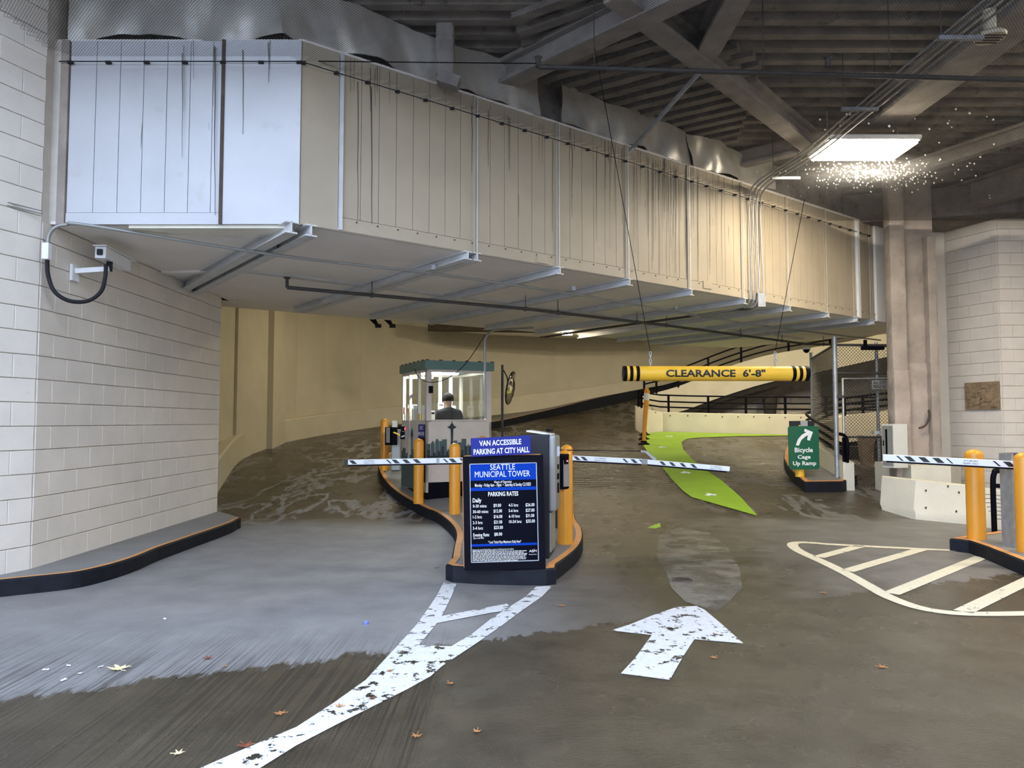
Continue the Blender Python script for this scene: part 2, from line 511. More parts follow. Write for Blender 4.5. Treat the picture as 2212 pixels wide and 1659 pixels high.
_txt = {}
def text_geo(s, bold=0.0):
    k = (s, bold)
    if k not in _txt:
        cu = bpy.data.curves.new('lettering', 'FONT')
        cu.body = s
        cu.size = 1
        cu.resolution_u = 2
        cu.offset = bold
        ob = bpy.data.objects.new('lettering', cu)
        me = ob.to_mesh()
        vs = [v.co.copy() for v in me.vertices]
        fs = [tuple(p.vertices) for p in me.polygons]
        ob.to_mesh_clear()
        bpy.data.objects.remove(ob)
        bpy.data.curves.remove(cu)
        _txt[k] = (vs, fs)
    return _txt[k]
def text(mb, s, x0, x1, zb, zt, y=0.0, bold=0.0, has_desc=False):
    """lettering in the local XZ plane between x0..x1, baseline zb, capital height up to zt"""
    vs, fs = text_geo(s, bold)
    if not vs:
        return
    ax, bx = min(v.x for v in vs), max(v.x for v in vs)
    top = max(v.y for v in vs)
    k = (x1 - x0) / (bx - ax)
    kz = (zt - zb) / top
    mb.add([(x0 + (v.x - ax) * k, y, zb + v.y * kz) for v in vs], fs)
def frame_at(p, yaw=0.0, pitch=0.0, roll=0.0):
    return Matrix.Translation(p) @ Matrix.Rotation(yaw, 4, 'Z') @ Matrix.Rotation(pitch, 4, 'X') @ Matrix.Rotation(roll, 4, 'Y')
def arc(c, r, a0, a1, n, z=None):
    return [(c[0] + r * math.cos(a0 + (a1 - a0) * i / n), c[1] + r * math.sin(a0 + (a1 - a0) * i / n)) for i in range(n + 1)]
def spline(pts, k=6, closed=False):
    pts = [Vector(p) for p in pts]
    n = len(pts)
    out = []
    rng = n if closed else n - 1
    for i in range(rng):
        g = (lambda j: pts[j % n]) if closed else (lambda j: pts[max(0, min(n - 1, j))])
        a, b, c, d = g(i - 1), g(i), g(i + 1), g(i + 2)
        for q in range(k):
            t = q / k
            out.append(0.5 * ((2 * b) + (c - a) * t + (2 * a - 5 * b + 4 * c - d) * t * t + (3 * b - a - 3 * c + d) * t ** 3))
    if not closed:
        out.append(pts[-1])
    return out
def inset(poly, d):
    """offset of a closed (x,y) outline to its inside"""
    n = len(poly)
    area = sum(poly[i][0] * poly[(i + 1) % n][1] - poly[(i + 1) % n][0] * poly[i][1] for i in range(n))
    sg = 1 if area > 0 else -1
    out = []
    for i in range(n):
        a, b, c = Vector(poly[i - 1][:2]), Vector(poly[i][:2]), Vector(poly[(i + 1) % n][:2])
        t1, t2 = (b - a), (c - b)
        t1 = t1.normalized() if t1.length > 1e-6 else Vector((1, 0))
        t2 = t2.normalized() if t2.length > 1e-6 else t1
        n1, n2 = Vector((-t1.y, t1.x)) * sg, Vector((-t2.y, t2.x)) * sg
        m = (n1 + n2)
        m = m.normalized() if m.length > 1e-4 else n1
        k = d / max(0.5, m.dot(n1))
        out.append((b.x + m.x * k, b.y + m.y * k))
    return out

# ================================================================== FLOOR AND RAMPS
fl = MB()
fl.grid([[(x, y, 0.0) for x in (-30, -8, -5, 0, 4.1, 9, 14, 30)] for y in (-30, -6, 0, 4, 8, Y0)])
floor = struct('floor', fl, 'floor')

ML = [(-4.9, Y0, 0), (-5.75, 14.5, .33), (-6.45, 17.5, .67), (-6.26, 20.1, .97), (-4.3, 23.7, 1.38), (-.8, 25.6, 1.75), (2, 26.8, 2.1),
      (4.65, 27.0, 2.5), (7, 27.5, 2.95), (9, 27.5, 3.3), (11, 27.3, 3.7), (13.5, 26, 4.0), (16, 24, 4.3), (18, 21, 4.6)]
MR = [(4.1, Y0, 0), (3.42, 14.67, .35), (3.34, 16.86, .60), (3.5, 18.8, .82), (3.72, 20.3, .99), (3.85, 21.4, 1.11), (3.95, 22.2, 1.2),
      (4.6, 23.2, 1.55), (5.5, 23.9, 1.95), (7.13, 24.5, 2.5), (8.54, 24.5, 2.9), (9.83, 24.2, 3.2), (11.8, 22.9, 3.5), (13.5, 21, 3.8)]
LS, RS = spline(ML, 5), spline(MR, 5)
ramp = MB()
ramp.grid([[l.lerp(r, t / 14) for t in range(15)] for l, r in zip(LS, RS)])
road = struct('floor_ramp', ramp, 'floor', 40)
# underside of the flying part
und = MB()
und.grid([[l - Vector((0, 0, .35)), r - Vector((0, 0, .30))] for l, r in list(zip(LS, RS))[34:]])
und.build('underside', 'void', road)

# bicycle area: same slope, right of the entry lane up to the low wall
bk = MB()
rows = []
for i in range(14):
    y = Y0 + (24.2 - Y0) * i / 13
    xl = next((RS[j].lerp(RS[j + 1], (y - RS[j].y) / max(1e-6, RS[j + 1].y - RS[j].y)).x for j in range(len(RS) - 1) if RS[j].y <= y <= RS[j + 1].y), 4.1 if y < 13 else 4.6) - .05
    xr = 14.0
    rows.append([(xl + (xr - xl) * k / 6, y, field(y)) for k in range(7)])
bk.grid(rows)
struct('floor_bicycle_area', bk, 'floor')

lf = MB()
lf.grid([[(x, y, -0.35) for x in (-12, 24)] for y in (11.0, 33)])
struct('floor_lower', lf, 'plain_conc')
rw = MB()
rw.grid([[(x, y, -0.4), (x, y, 6.8)] for x, y in ((-5.0, 11.4), (-11, 13), (-11, 32), (23, 32), (23, 16.2), (11.9, 16.2))])
struct('wall_enclosure', rw, 'cream')

# ================================================================== LEFT BLOCK WALL (each block a part)
def unit_block(w, h):
    me = bpy.data.meshes.new('block')
    x, z, t, b = w / 2, h / 2, 0.024, 0.005
    vs = [(-x, 0, -z), (x, 0, -z), (x, 0, z), (-x, 0, z), (-x, -t + b, -z), (x, -t + b, -z), (x, -t + b, z), (-x, -t + b, z),
          (-x + b, -t, -z + b), (x - b, -t, -z + b), (x - b, -t, z - b), (-x + b, -t, z - b)]
    fs = [(0, 1, 5, 4), (1, 2, 6, 5), (2, 3, 7, 6), (3, 0, 4, 7), (4, 5, 9, 8), (5, 6, 10, 9), (6, 7, 11, 10), (7, 4, 8, 11), (8, 9, 10, 11)]
    me.from_pydata(vs, [], fs)
    me.materials.append(M['block'])
    return me
BLK = {}
CH = 0.227               # course height
def lay_blocks(parent, a, b, z0, z1, zmax_u=None, shift=0.0):
    """running bond along a->b (xy); the outer face looks to the right-hand side of a->b rotated by -90 degrees"""
    a, b = Vector((a[0], a[1], 0)), Vector((b[0], b[1], 0))
    L = (b - a).length
    d = (b - a).normalized()
    ang = math.atan2(d.y, d.x)
    c = 0
    z = z0
    while z < z1 - 0.05:
        h = min(CH, z1 - z)
        s = -(CH if c % 2 else 0.0) - shift
        while s < L - 0.02:
            s0, s1 = max(0, s), min(L, s + 2 * CH)
            if s1 - s0 > 0.03:
                w = round(s1 - s0 - 0.003, 3)
                hh = round(h - 0.006, 3)
                if (w, hh) not in BLK:
                    BLK[(w, hh)] = unit_block(w, hh)
                o = bpy.data.objects.new('block', BLK[(w, hh)])
                COL.objects.link(o)
                o.parent = parent
                q = a + d * ((s0 + s1) / 2)
                o.location = (q.x, q.y, z + h / 2)
                o.rotation_euler = (0, 0, ang)
            s += 2 * CH
        z += CH
        c += 1
WLA, WLB, WLC = (-4.6, 6.95), (-4.6, 11.3), (-4.72, 6.62)
wl = MB()
wl.prism([(-4.6, 6.95), (-4.6, 11.3), (-5.3, 11.3), (-6.6, 6.9), (-7.6, 3.4), (-6.05, 3.0)], 0.0, 6.2)
wall_left = struct('wall_left', wl, 'mortar')
lay_blocks(wall_left, WLA, WLB, 0.14, 3.5)
e = Vector((-6.05, 3.0)) - Vector((-4.6, 6.95))
pe = (-4.6 + e.x * 0.36, 6.95 + e.y * 0.36)
lay_blocks(wall_left, pe, WLA, 0.14, 6.0, shift=0.08)

# ================================================================== RIGHT BLOCK WALL
wr = MB()
wr.prism([(8.63, 14.55), (9.1, 13.4), (9.75, 13.4), (9.75, 2.0), (2.4, -3.2), (1.6, -14), (12, -14), (12, 16.5), (8.63, 16.5)], 0.0, 5.36)  # unseen run beside and behind the camera is shaped to block sky
ab = MB()
ab.prism([(9.75, 2.0), (2.4, -3.2), (1.6, -14), (12, -14), (12, 2.0)], 5.36, 9.0)
struct('wall_sky_block', ab, 'mortar')  # unseen mass behind the camera, added to cut sky light from the right
wall_right = struct('wall_right', wr, 'mortar')
lay_blocks(wall_right, (8.63, 14.55), (9.1, 13.4), 0.16, 5.36)
lay_blocks(wall_right, (9.1, 13.4), (9.75, 13.4), 0.16, 5.36)
sp = MB(Matrix.Translation(at(2124, 855, 13.71) + Vector((-0.012, -0.005, 0))) @ Matrix.Rotation(math.atan2(-1.15, 0.47), 4, 'Z'))
sp.box((0, -0.02, 0), (0.66, 0.05, 0.52), bev=0.01)
stone = sp.build('exposed_stone_patch', 'stone', wall_right)
st2 = MB(sp.mx)
for i in range(14):
    st2.box((random.uniform(-.26, .26), -0.05, random.uniform(-.2, .2)), (random.uniform(.07, .16), .03, random.uniform(.06, .12)), bev=0.012)
st2.build('cobble', 'stone', stone)['kind'] = 'stuff'

# ================================================================== BACK WALL AND THE LOW GUARD WALL ALONG THE RAMP
BWP = [(xat(466, 11.35), 11.35), (xat(470, 15.0) - .15, 15.0), (xat(510, 17.2), 17.3), (xat(545, 18.0), 18.1), (xat(590, 19.3), 19.35),
       (xat(640, 20.9), 20.9), (xat(700, 22.1), 22.1), (xat(780, 23.4), 23.4), (xat(870, 24.6), 24.6), (xat(960, 25.7), 25.7), (xat(1060, 26.5), 26.5),
       (xat(1200, 27.3), 27.3), (4.85, 27.7), (6.7, 28.1), (9.5, 28.3), (12, 28), (15.5, 26.5), (19, 22)]
bwl = MB()
bwl.grid([[(x, y, -0.2), (x, y, 3.0), (x, y, 6.6)] for x, y in BWP])
wall_back = struct('wall_back', bwl, 'cream')
pl = MB()
for pxa, pxb, d in ((474, 511, 16.9), (546, 589, 18.9)):
    xa, xb = xat(pxa, d), xat(pxb, d)
    pl.box(((xa + xb) / 2, d + .5, 3.0), (xb - xa, 1.0, 6.6))
    pl.build('pilaster', 'cream', wall_back)
    pl = MB()
for pts, zz in (([(-2.8, 24.0), (6.2, 25.6)], 4.75),):
    lg = MB()
    lg.bar((pts[0][0], pts[0][1], zz), (pts[1][0], pts[1][1], zz + .05), .35, .35)
    lg.build('ledge_beam', 'rust', wall_back)
for px in (795, 826):
    br = MB()
    p = at(px, 683, 20.5)
    q = at(px + 22, 704, 20.3)
    br.bar(p, q, .07, .07)
    br.bar(p + Vector((0, 0, .25)), q, .05, .05)
    br.box(q, (.16, .1, .1))
    br.build('hanger_bracket', 'black', wall_back)

gd = MB()
GL = spline(ML[0:1] + ML[1:10], 6)
rows_in, TH, GH = [], 0.22, 0.62
for i, p in enumerate(GL):
    t = (GL[min(i + 1, len(GL) - 1)] - GL[max(i - 1, 0)])
    t.z = 0
    t.normalize()
    nrm = Vector((-t.y, t.x, 0))        # outward (left of travel)
    h = GH if i > 3 else GH + (3 - i) * 0.02
    rows_in.append([p - Vector((0, 0, .3)), p + Vector((0, 0, h - .03)), p + nrm * .03 + Vector((0, 0, h)), p + nrm * TH + Vector((0, 0, h)), p + nrm * TH - Vector((0, 0, .3))])
gd.grid(rows_in)
gd.add(rows_in[0], [(0, 1, 2, 3, 4)])
struct('wall_guard', gd, 'cream', 40)

# kerb with walkway along the outside of the ramp behind the booth
KP = [(-3.2, 22.2, 1.2), (-1.8, 22.3, 1.21), (-.67, 22.9, 1.28), (.5, 24.2, 1.52), (1.7, 25.3, 1.80), (3.1, 26.0, 2.15), (4.65, 26.45, 2.47), (7, 26.9, 2.9), (9, 27.0, 3.3)]
KO = [(-4.2, 23.6, 1.2), (-3.2, 24.6, 1.21), (-1.5, 25.4, 1.3), (-.2, 26.1, 1.52), (1.4, 26.8, 1.8), (3.0, 27.2, 2.15), (4.7, 27.4, 2.47), (7, 27.7, 2.9), (9, 27.8, 3.3)]
ks, ko = spline(KP, 5), spline(KO, 5)
kb = MB()
kb.grid([[p - Vector((0, 0, .25)), p + Vector((0, 0, .24))] for p in ks])
kerb = tag(kb.build('ramp_curb', 'black_paint'), kind='structure')
kt = MB()
kt.grid([[p.lerp(q, .06) + Vector((0, 0, .24)), q + Vector((0, 0, .27))] for p, q in zip(ks, ko)])
kt.build('walkway', 'walk', kerb)
kt = MB()
kt.grid([[p + Vector((0, 0, .244)), p.lerp(q, .06) + Vector((0, 0, .247))] for p, q in zip(ks, ko)])
kt.build('edge_stripe', 'orange_paint', kerb)

# ================================================================== OVERHEAD BRIDGE: fascia, soffit, joists
DF = Vector((0.8, 0.6, 0))
NF = Vector((0.6, -0.8, 0))
F0 = Vector((-2.1, 7.05, 0))
JS = [0.0, 2.09, 3.35, 4.60, 5.90, 7.20, 8.45, 9.66, 10.65, 11.27]
ZB, ZT = 3.5, 5.36
MF = Matrix.Translation(F0) @ Matrix.Rotation(math.atan2(0.6, 0.8), 4, 'Z')      # local x along the fascia, -y towards the viewer
JD = Vector((-.62, .785, 0))
slab = MB()
A, B2 = F0 + DF * 14.0, F0
slab.prism([(-4.62, 7.12), (B2.x, 7.12), (A.x + .04, A.y + .05), (A.x + JD.x * 5.1, A.y + JD.y * 5.1), (F0.x + JD.x * 6.1, F0.y + JD.y * 6.1), (-4.62, 11.9)], ZB + .03, ZT + .05)
bridge = struct('ceiling_bridge', slab, 'soffit')
def soffit_board(a, b, c, d, m='soffit'):
    q = MB()
    pts = [(p.x, p.y) for p in (a, b, c, d)]
    q.prism(inset(pts, .006), ZB, ZB + .03)
    q.build('soffit_board', m, bridge)
ends = JS + [13.2]
for i in range(len(ends) - 1):
    s0, s1 = F0 + DF * ends[i], F0 + DF * ends[i + 1]
    for k0, k1 in ((0, 2.55), (2.55, 5.15)):
        soffit_board(s0 + JD * k0, s1 + JD * k0, s1 + JD * k1, s0 + JD * k1)
J1e = F0 + JD * 6.1
soffit_board(Vector((-4.58, 7.06, 0)), F0, F0 + JD * 2.95, Vector((-4.58, 9.35, 0)))
soffit_board(Vector((-4.58, 9.35, 0)), F0 + JD * 2.95, J1e, Vector((-4.58, 11.9, 0)))
def joist(s, w=.11, h=.10, length=5.15, off=0):
    a = F0 + DF * (s + off) - JD * .05
    q = MB()
    z = ZB - h / 2
    b = a + JD * length
    q.bar((a.x, a.y, z + h / 2 - .008), (b.x, b.y, z + h / 2 - .008), w, .014)
    q.bar((a.x, a.y, z), (b.x, b.y, z), .016, h)
    q.bar((a.x, a.y, z - h / 2 + .008), (b.x, b.y, z - h / 2 + .008), w, .014)
    q.build('joist', 'joist', bridge)
joist(0.0, .12, .12, 6.0, -.10)
joist(0.0, .12, .12, 6.0, .10)
for s in JS[1:]:
    joist(s)
joist(2.09, .10, .10, 5.15, -.13)
pr = MB()
for i in range(len(ends) - 1):
    a, b = F0 + DF * (ends[i] + .1) + JD * 2.55, F0 + DF * (ends[i + 1] - .1) + JD * 2.55
    q = MB()
    q.bar((a.x, a.y, ZB - .015), (b.x, b.y, ZB - .015), .13, .03)
    q.build('purlin', 'joist', bridge)
q = MB()
q.bar((-4.55, 9.35, ZB - .015), (F0.x + JD.x * 2.85, F0.y + JD.y * 2.85, ZB - .015), .13, .03)
q.build('purlin', 'soffit', bridge)

fz = MB()
fz.box((-3.35, 7.10, (ZB + ZT) / 2), (2.52, .04, ZT - ZB))
fz2 = MB(MF)
fz2.box((7.0, .05, (ZB + ZT) / 2), (14.0, .04, ZT - ZB))
fz.add(fz2.v, fz2.f)
fascia = struct('wall_bridge', fz, 'mortar')
def panel(x0, x1, z0, z1, mx, m='fascia', name='panel', t=.03, y=.03):
    q = MB(mx)
    q.box(((x0 + x1) / 2, y - t / 2, (z0 + z1) / 2), (x1 - x0 - .006, t, z1 - z0 - .006))
    return q.build(name, m, fascia)
# flat stretch beside the block wall
ML0 = Matrix.Translation((0, 7.05, 0))
xs = [xat(px, 7.05) for px in (128, 186, 239, 291, 343, 394, 444, 471)]
for a, b in zip(xs[:-1], xs[1:]):
    panel(a, b, ZB + .11, ZT, ML0, 'sheet')
panel(xs[0] - .09, xs[0] - .005, ZB - .01, ZT, ML0, 'fire_col', 'corner_trim', .05)
panel(xs[0], xs[-1], ZB - .01, ZB + .11, ML0, 'sheet', 'bottom_strip', .04)
panel(xs[-1], F0.x, ZB - .01, ZT, ML0, 'sheet', 'metal_sheet', .05)
panel(xs[-1] - .03, xs[-1] + .01, ZB - .01, ZT, ML0, 'rust', 'corner_trim', .06)
# slanting stretch, six boards between two battens
for i in range(len(ends) - 1):
    s0, s1 = ends[i], ends[i + 1]
    if i == 0:
        panel(0.0, .40, ZB + .0, ZT, MF)
        s0 = .44
        panel(.40, .44, ZB, ZT, MF, 'joist', 'batten', .06)
    if i == len(ends) - 2:
        s1 = 14.0
    n = max(2, round((s1 - s0) / .21))
    for k in range(n):
        panel(s0 + (s1 - s0) * k / n, s0 + (s1 - s0) * (k + 1) / n, ZB + .14, ZT, MF)
    panel(s0, s1, ZB, ZB + .14, MF, 'fascia', 'bottom_strip', .036)
    if i:
        panel(s0 - .045, s0 - .005, ZB, ZT, MF, 'fascia', 'batten', .05)
        panel(s0 + .005, s0 + .03, ZB, ZT, MF, 'joist', 'batten', .045)
q = MB()
q.box((-3.0, 7.2, ZB - .02), (1.6, .26, .035))
q.build('flange', 'white_conc', fascia)
sc = MB(MF)
x = .6
while x < 12:
    sc.box((x, -.012, ZB + .11), (.014, .01, .014))
    x += .24
x = -2.3
sc2 = MB()
while x < -.05:
    sc2.box((F0.x + x, 7.035 - .012, ZB + .07), (.014, .01, .014))
    x += .25
sc.add(sc2.v, sc2.f)
sc.build('screw', 'dark_pipe', fascia)['kind'] = 'stuff'
for px, py in ((1172, 560), (1527, 616), (1778, 668)):
    s = (at(px, py, 9.0).x - F0.x) / .8
    r = ray(px, py)
    den = r.dot(Vector((NF.x, NF.y, 0)))
    t = (F0 - Vector((0, 0, CAMZ))).dot(NF) / den
    h = Vector((0, 0, CAMZ)) + r * t
    u = (h - F0).dot(DF)
    q = MB(MF)
    q.box((u, -.012, h.z), (.2, .012, .11))
    q.build('splice_plate', 'fascia', fascia)
drips = [(394, 70, 340, 2), (397, 70, 240, 1), (461, 70, 230, 1), (464, 100, 465, 3), (418, 70, 170, 1), (525, 72, 290, 2), (580, 74, 178, 2), (583, 74, 150, 1),
         (757, 112, 200, 1), (765, 114, 195, 1), (773, 116, 480, 2), (803, 128, 485, 3), (800, 128, 240, 2), (810, 130, 230, 1), (815, 132, 200, 2), (842, 140, 225, 1),
         (1020, 200, 375, 2), (1055, 215, 360, 2), (1098, 230, 345, 1), (1101, 230, 370, 2), (1165, 250, 350, 1), (1172, 252, 360, 1), (1194, 262, 500, 2), (1236, 275, 470, 2), (1230, 272, 350, 1), (1120, 420, 470, 1)]
rnd = random.Random(21)
for i in range(75):
    px = rnd.gauss(1425, 45) if i < 50 else rnd.uniform(1290, 1720)
    yt_ = 200 + (px - 1010) * .275
    drips.append((px, yt_, yt_ + rnd.uniform(60, 300), rnd.choice((1, 1, 1, 2))))
q = MB()
for px, y0, y1, w in drips:
    pts = []
    for k in range(7):
        py = y0 + (y1 - y0) * k / 6
        r = ray(px + rnd.uniform(-.8, .8), py)
        o = Vector((0, 0, CAMZ))
        if px < 641:
            tt = (7.05 - .028 - .0) / r.y
        else:
            tt = ((F0 + NF * .006) - o).dot(NF) / r.dot(NF)
        pts.append(o + r * tt)
    hw = (.003, .0045, .0065)[w - 1]
    dd = Vector((1, 0, 0)) if px < 641 else DF
    for k in range(6):
        a_, b_ = pts[k], pts[k + 1]
        if a_.z > ZT or b_.z < ZB:
            continue
        w0, w1 = hw * (1 - .6 * k / 6), hw * (1 - .6 * (k + 1) / 6)
        q.add([a_ - dd * w0, a_ + dd * w0, b_ + dd * w1, b_ - dd * w1], [(0, 1, 2, 3)])
q.build('drip_stain', 'drip', fascia)['kind'] = 'stuff'
# white trim posts at the far end of the fascia
for s0, s1, m in ((10.72, 10.80, 'white'), (11.4, 11.75, 'white')):
    panel(s0, s1, ZB - .02, ZT, MF, m, 'trim_post', .08)

# crumpled foil facing above the fascia
def foil(x0, x1, z0, z1, mx, amp, seed, label, y=.12, lean=.0):
    rnd = random.Random(seed)
    ph = [rnd.uniform(0, 6.28) for _ in range(8)]
    nx, nz = max(10, int((x1 - x0) / .06)), 16
    rows = []
    for i in range(nx + 1):
        u = x0 + (x1 - x0) * i / nx
        row = []
        for k in range(nz + 1):
            w = k / nz
            a = math.sin(u * 5.1 + ph[0] + w * 2.0) * .5 + math.sin(u * 11.3 + ph[1] - w * 3.1) * .35 + abs(math.sin(u * 3.3 + ph[2] + w * .8)) * .8 + math.sin(u * 23 + ph[3] + w * 6) * .15
            zz = z0 + (z1 - z0) * w + math.sin(u * 4 + ph[4]) * .03
            row.append((u, y - amp * a * (1 - .5 * w) + lean * w, zz))
        rows.append(row)
    q = MB(mx)
    q.grid(rows)
    o = q.build('foil_insulation_sheet', 'foil', None, 60)
    return tag(o, label, 'insulation')
foil(-4.5, -2.25, 5.42, 5.96, ML0, .05, 3, 'dull crumpled foil sheet above the pale flat wall panels', .08)
foil(-.2, 3.1, 5.42, 5.96, MF, .06, 5, 'dark grey foil sheet over the slanting panels, before the hanging stub', .1)
foil(3.5, 6.0, 5.42, 5.95, MF, .06, 9, 'foil sheet with gold sheen in the middle of the slanting wall', .1)
foil(6.0, 8.2, 5.42, 5.93, MF, .09, 12, 'most crumpled foil sheet, brightest with gold glints, above the drip stains', .1)
up = MB()
up.box((-3.35, 7.30, 5.85), (2.55, .1, 1.1))
u2 = MB(MF)
u2.box((7.0, .35, 5.75), (14.2, .2, .85))
up.add(u2.v, u2.f)
struct('wall_over_bridge', up, 'fire')

# ================================================================== CEILING: corrugated deck, beams
ZD = 6.0
def corrugated(x0, x1, y0, y1, along_x=True, pitch=.3, dep=.075):
    q = MB()
    prof = []
    n = int((y1 - y0) / pitch) if along_x else int((x1 - x0) / pitch)
    for i in range(n + 1):
        o = (y0 if along_x else x0) + i * pitch
        prof += [(o, 0), (o + pitch * .38, 0), (o + pitch * .5, dep), (o + pitch * .88, dep)]
    if along_x:
        q.grid([[(x, v, ZD + h) for v, h in prof] for x in (x0, x1)])
    else:
        q.grid([[(v, y, ZD + h) for v, h in prof] for y in (y0, y1)])
    return q
ceiling = struct('ceiling', corrugated(-8, 14, 4.2, 17, True), 'fire')
top = MB()
top.box((4, 17.5, 6.75), (34, 26.6, .2))
top.build('slab', 'fire', ceiling)
bay = MB()
a0 = F0 + DF * 3.5
mb_ = Matrix.Translation((a0.x, a0.y, ZD - .06)) @ Matrix.Rotation(math.atan2(.54, -.84), 4, 'Z')
bay2 = MB()
cs = []
cl = [(1.55, 7.5), (4.45, 10.9), (3.4, 11.3), (-.2, 8.55), (1.2, 7.3)]
for i in range(18):                       # second bay, its flutes turned
    y = -2.6 + i * .28
    bay2 = MB(Matrix.Translation((2.2, 9.4, ZD - .03)) @ Matrix.Rotation(math.atan2(-.54, .84), 4, 'Z'))
    half = 1.5 - abs(i - 8.5) * .11
    bay2.box((-.35, y, 0), (2 * half, .13, .07))
    bay2.build('deck_flute', 'fire', ceiling)
def beam(a, b, w=.26, h=.30, z=5.72, name='beam', m='fire_beam'):
    q = MB()
    a, b = Vector((*a, z)), Vector((*b, z))
    up = Vector((0, 0, 1))
    q.bar(a, b, w, .05)
    q.bar(a + up * (h - .05) * .5, b + up * (h - .05) * .5, .07, h - .05)
    q.bar(a + up * (h - .05), b + up * (h - .05), w, .05)
    return q.build(name, m, ceiling)
beam((-.15, 8.78), (3.0, 5.6), .26, z=5.70)
beam((1.0, 6.9), (4.55, 10.85), .24)
beam((2.23, 8.25), (2.26, 4.3), .26, z=5.74)
beam((5.22, 9.9), (5.37, 4.3), .5, .34, 5.70)
beam((3.55, 11.75), (4.6, 10.9), .16, .24)
beam((6.7, 12.1), (9.6, 6.5), .16, .24)
beam((7.9, 14.6), (9.7, 10.2), .3, .5, 5.5)
q = MB()
q.bar((5.2, 14.9, 5.62), (9.7, 13.6, 5.62), 1.6, .55)
q.build('bulkhead', 'fire', ceiling)
q = MB()
q.bar((2.25, 8.3, 5.7), (1.55, 9.35, 5.1), .04, .04)
q.build('brace_rod', 'galv', ceiling)
q = MB()
p = at(962, 90, 7.95)
q.box((p.x, 7.95, 5.78), (.2, .2, .72), bev=.03)
q.box((p.x + .05, 7.85, 5.33), (.24, .16, .13), Matrix.Rotation(R(20), 3, 'Y'))
q.build('hanging_stub', 'fire_beam', ceiling)

# ================================================================== BIRD NETTING, ITS WIRE AND THE DROPS ON IT
net = MB()
ZN = 5.12
def fy(x):                       # depth of the fascia at x
    return 7.03 if x < F0.x else F0.y + (x - F0.x) * .75 - .02
x = -4.5
P_ = .030
def strip(a, b, w=.0012):
    a, b = Vector(a), Vector(b)
    d = (b - a).normalized()
    s = Vector((-d.y, d.x, 0)) * w
    u = Vector((0, 0, w * 1.6))
    net.add([a - s, a + s, a + u, b - s, b + s, b + u], [(0, 1, 4, 3), (1, 2, 5, 4), (2, 0, 3, 5)])
k = 0
while k < 2 * 560:               # diamond mesh: two families of strands at 45 degrees
    c = -14 + k * P_
    for sgn in (1, -1):
        # strand x = x0 + sgn*(y-5.6), from y=5.6 to the fascia
        x0 = c
        pts = []
        y = 5.6
        # walk coarse to find the clipped range
        rng = []
        for j in range(0, 90):
            yy = 5.6 + j * .1
            xx = x0 + sgn * (yy - 5.6)
            rng.append(-4.5 < xx < 9.4 and yy < min(fy(xx) - .05, 12.75))
        st = None
        for j, okk in enumerate(rng + [False]):
            if okk and st is None:
                st = j
            if not okk and st is not None:
                y1, y2 = 5.6 + st * .1, 5.6 + (j - 1) * .1
                if y2 - y1 > .15:
                    strip((x0 + sgn * (y1 - 5.6), y1, ZN), (x0 + sgn * (y2 - 5.6), y2, ZN))
                st = None
    k += 1
no = net.build('bird_netting', 'net')
tag(no, 'dark fine bird netting stretched under the whole ceiling', 'netting')
hem = MB()
hem.tube([(-4.5, 7.0, ZN), (F0.x, 7.0, ZN)] + [tuple(F0 + DF * s + NF * .04 + Vector((0, 0, ZN))) for s in (0.05, 3, 6, 9, 11.2)], .006, 5)
for s in [i * .35 for i in range(33)]:
    p = F0 + DF * s + NF * .03
    hem.box((p.x, p.y, ZN), (.05, .03, .025))
for s in [i * .38 for i in range(7)]:
    hem.box((-4.4 + s, 7.02, ZN), (.05, .03, .025))
hem.build('hem_rope', 'net', no)
wr_ = MB()
wr_.tube([(-4.5, 7.1, 5.2), (.25, 7.2, 5.2)], .006, 5)
tag(wr_.build('net_support_wire', 'black'), 'thin dark wire spanning from the block wall to the sprinkler pipe', 'wire')
dr = MB()
rnd = random.Random(4)
for i in range(560):
    a, rr = rnd.uniform(0, 6.283), abs(rnd.gauss(0, .5))
    px, py = 1880 + rr * math.cos(a) * 190, 372 + rr * math.sin(a) * 42
    if rnd.random() < .08:
        px, py = rnd.uniform(1700, 2150), rnd.uniform(220, 430)
    p = onz(px, py, ZN + .004)
    if p.y > fy(p.x) - .05 or p.y > 13:
        continue
    s = rnd.uniform(.008, .018)
    dr.add([p + Vector(v) * s for v in ((1, 0, 0), (-1, 0, 0), (0, 1, 0), (0, -1, 0), (0, 0, 1), (0, 0, -1))],
           [(0, 2, 4), (2, 1, 4), (1, 3, 4), (3, 0, 4), (2, 0, 5), (1, 2, 5), (3, 1, 5), (0, 3, 5)])
tag(dr.build('water_drops', 'drop'), 'bright drops caught on the netting below the ceiling lamp', 'water', kind='stuff')

# ================================================================== CEILING LAMP (recessed troffer) and lamps inside the ramp
lx, ly, lz = 5.01, 10.13, 5.45
lamp = thing('ceiling_lamp', (lx, ly, lz), 'bright rectangular ceiling lamp beyond the netting beside the conduit run', 'lamp')
q = MB()
q.box((lx, ly, lz + .03), (1.28, .74, .04), bev=.006)
q.build('housing', 'white', lamp)
q = MB()
q.box((lx, ly, lz - .03), (1.20, .68, .07), bev=.01)
q.build('diffuser', 'diffuser', lamp)
q = MB()
for sx, sy, dx, dy in ((0, -.355, 1.27, .03), (0, .355, 1.27, .03), (-.62, 0, .03, .74), (.62, 0, .03, .74)):
    q.box((lx + sx, ly + sy, lz), (dx, dy, .035))
q.build('frame', 'white', lamp)
for sx in (-.5, .5):
    q = MB()
    q.tube([(lx + sx, ly, lz + .05), (lx + sx, ly, 5.99)], .006, 6)
    q.build('hanger_rod', 'galv', lamp)

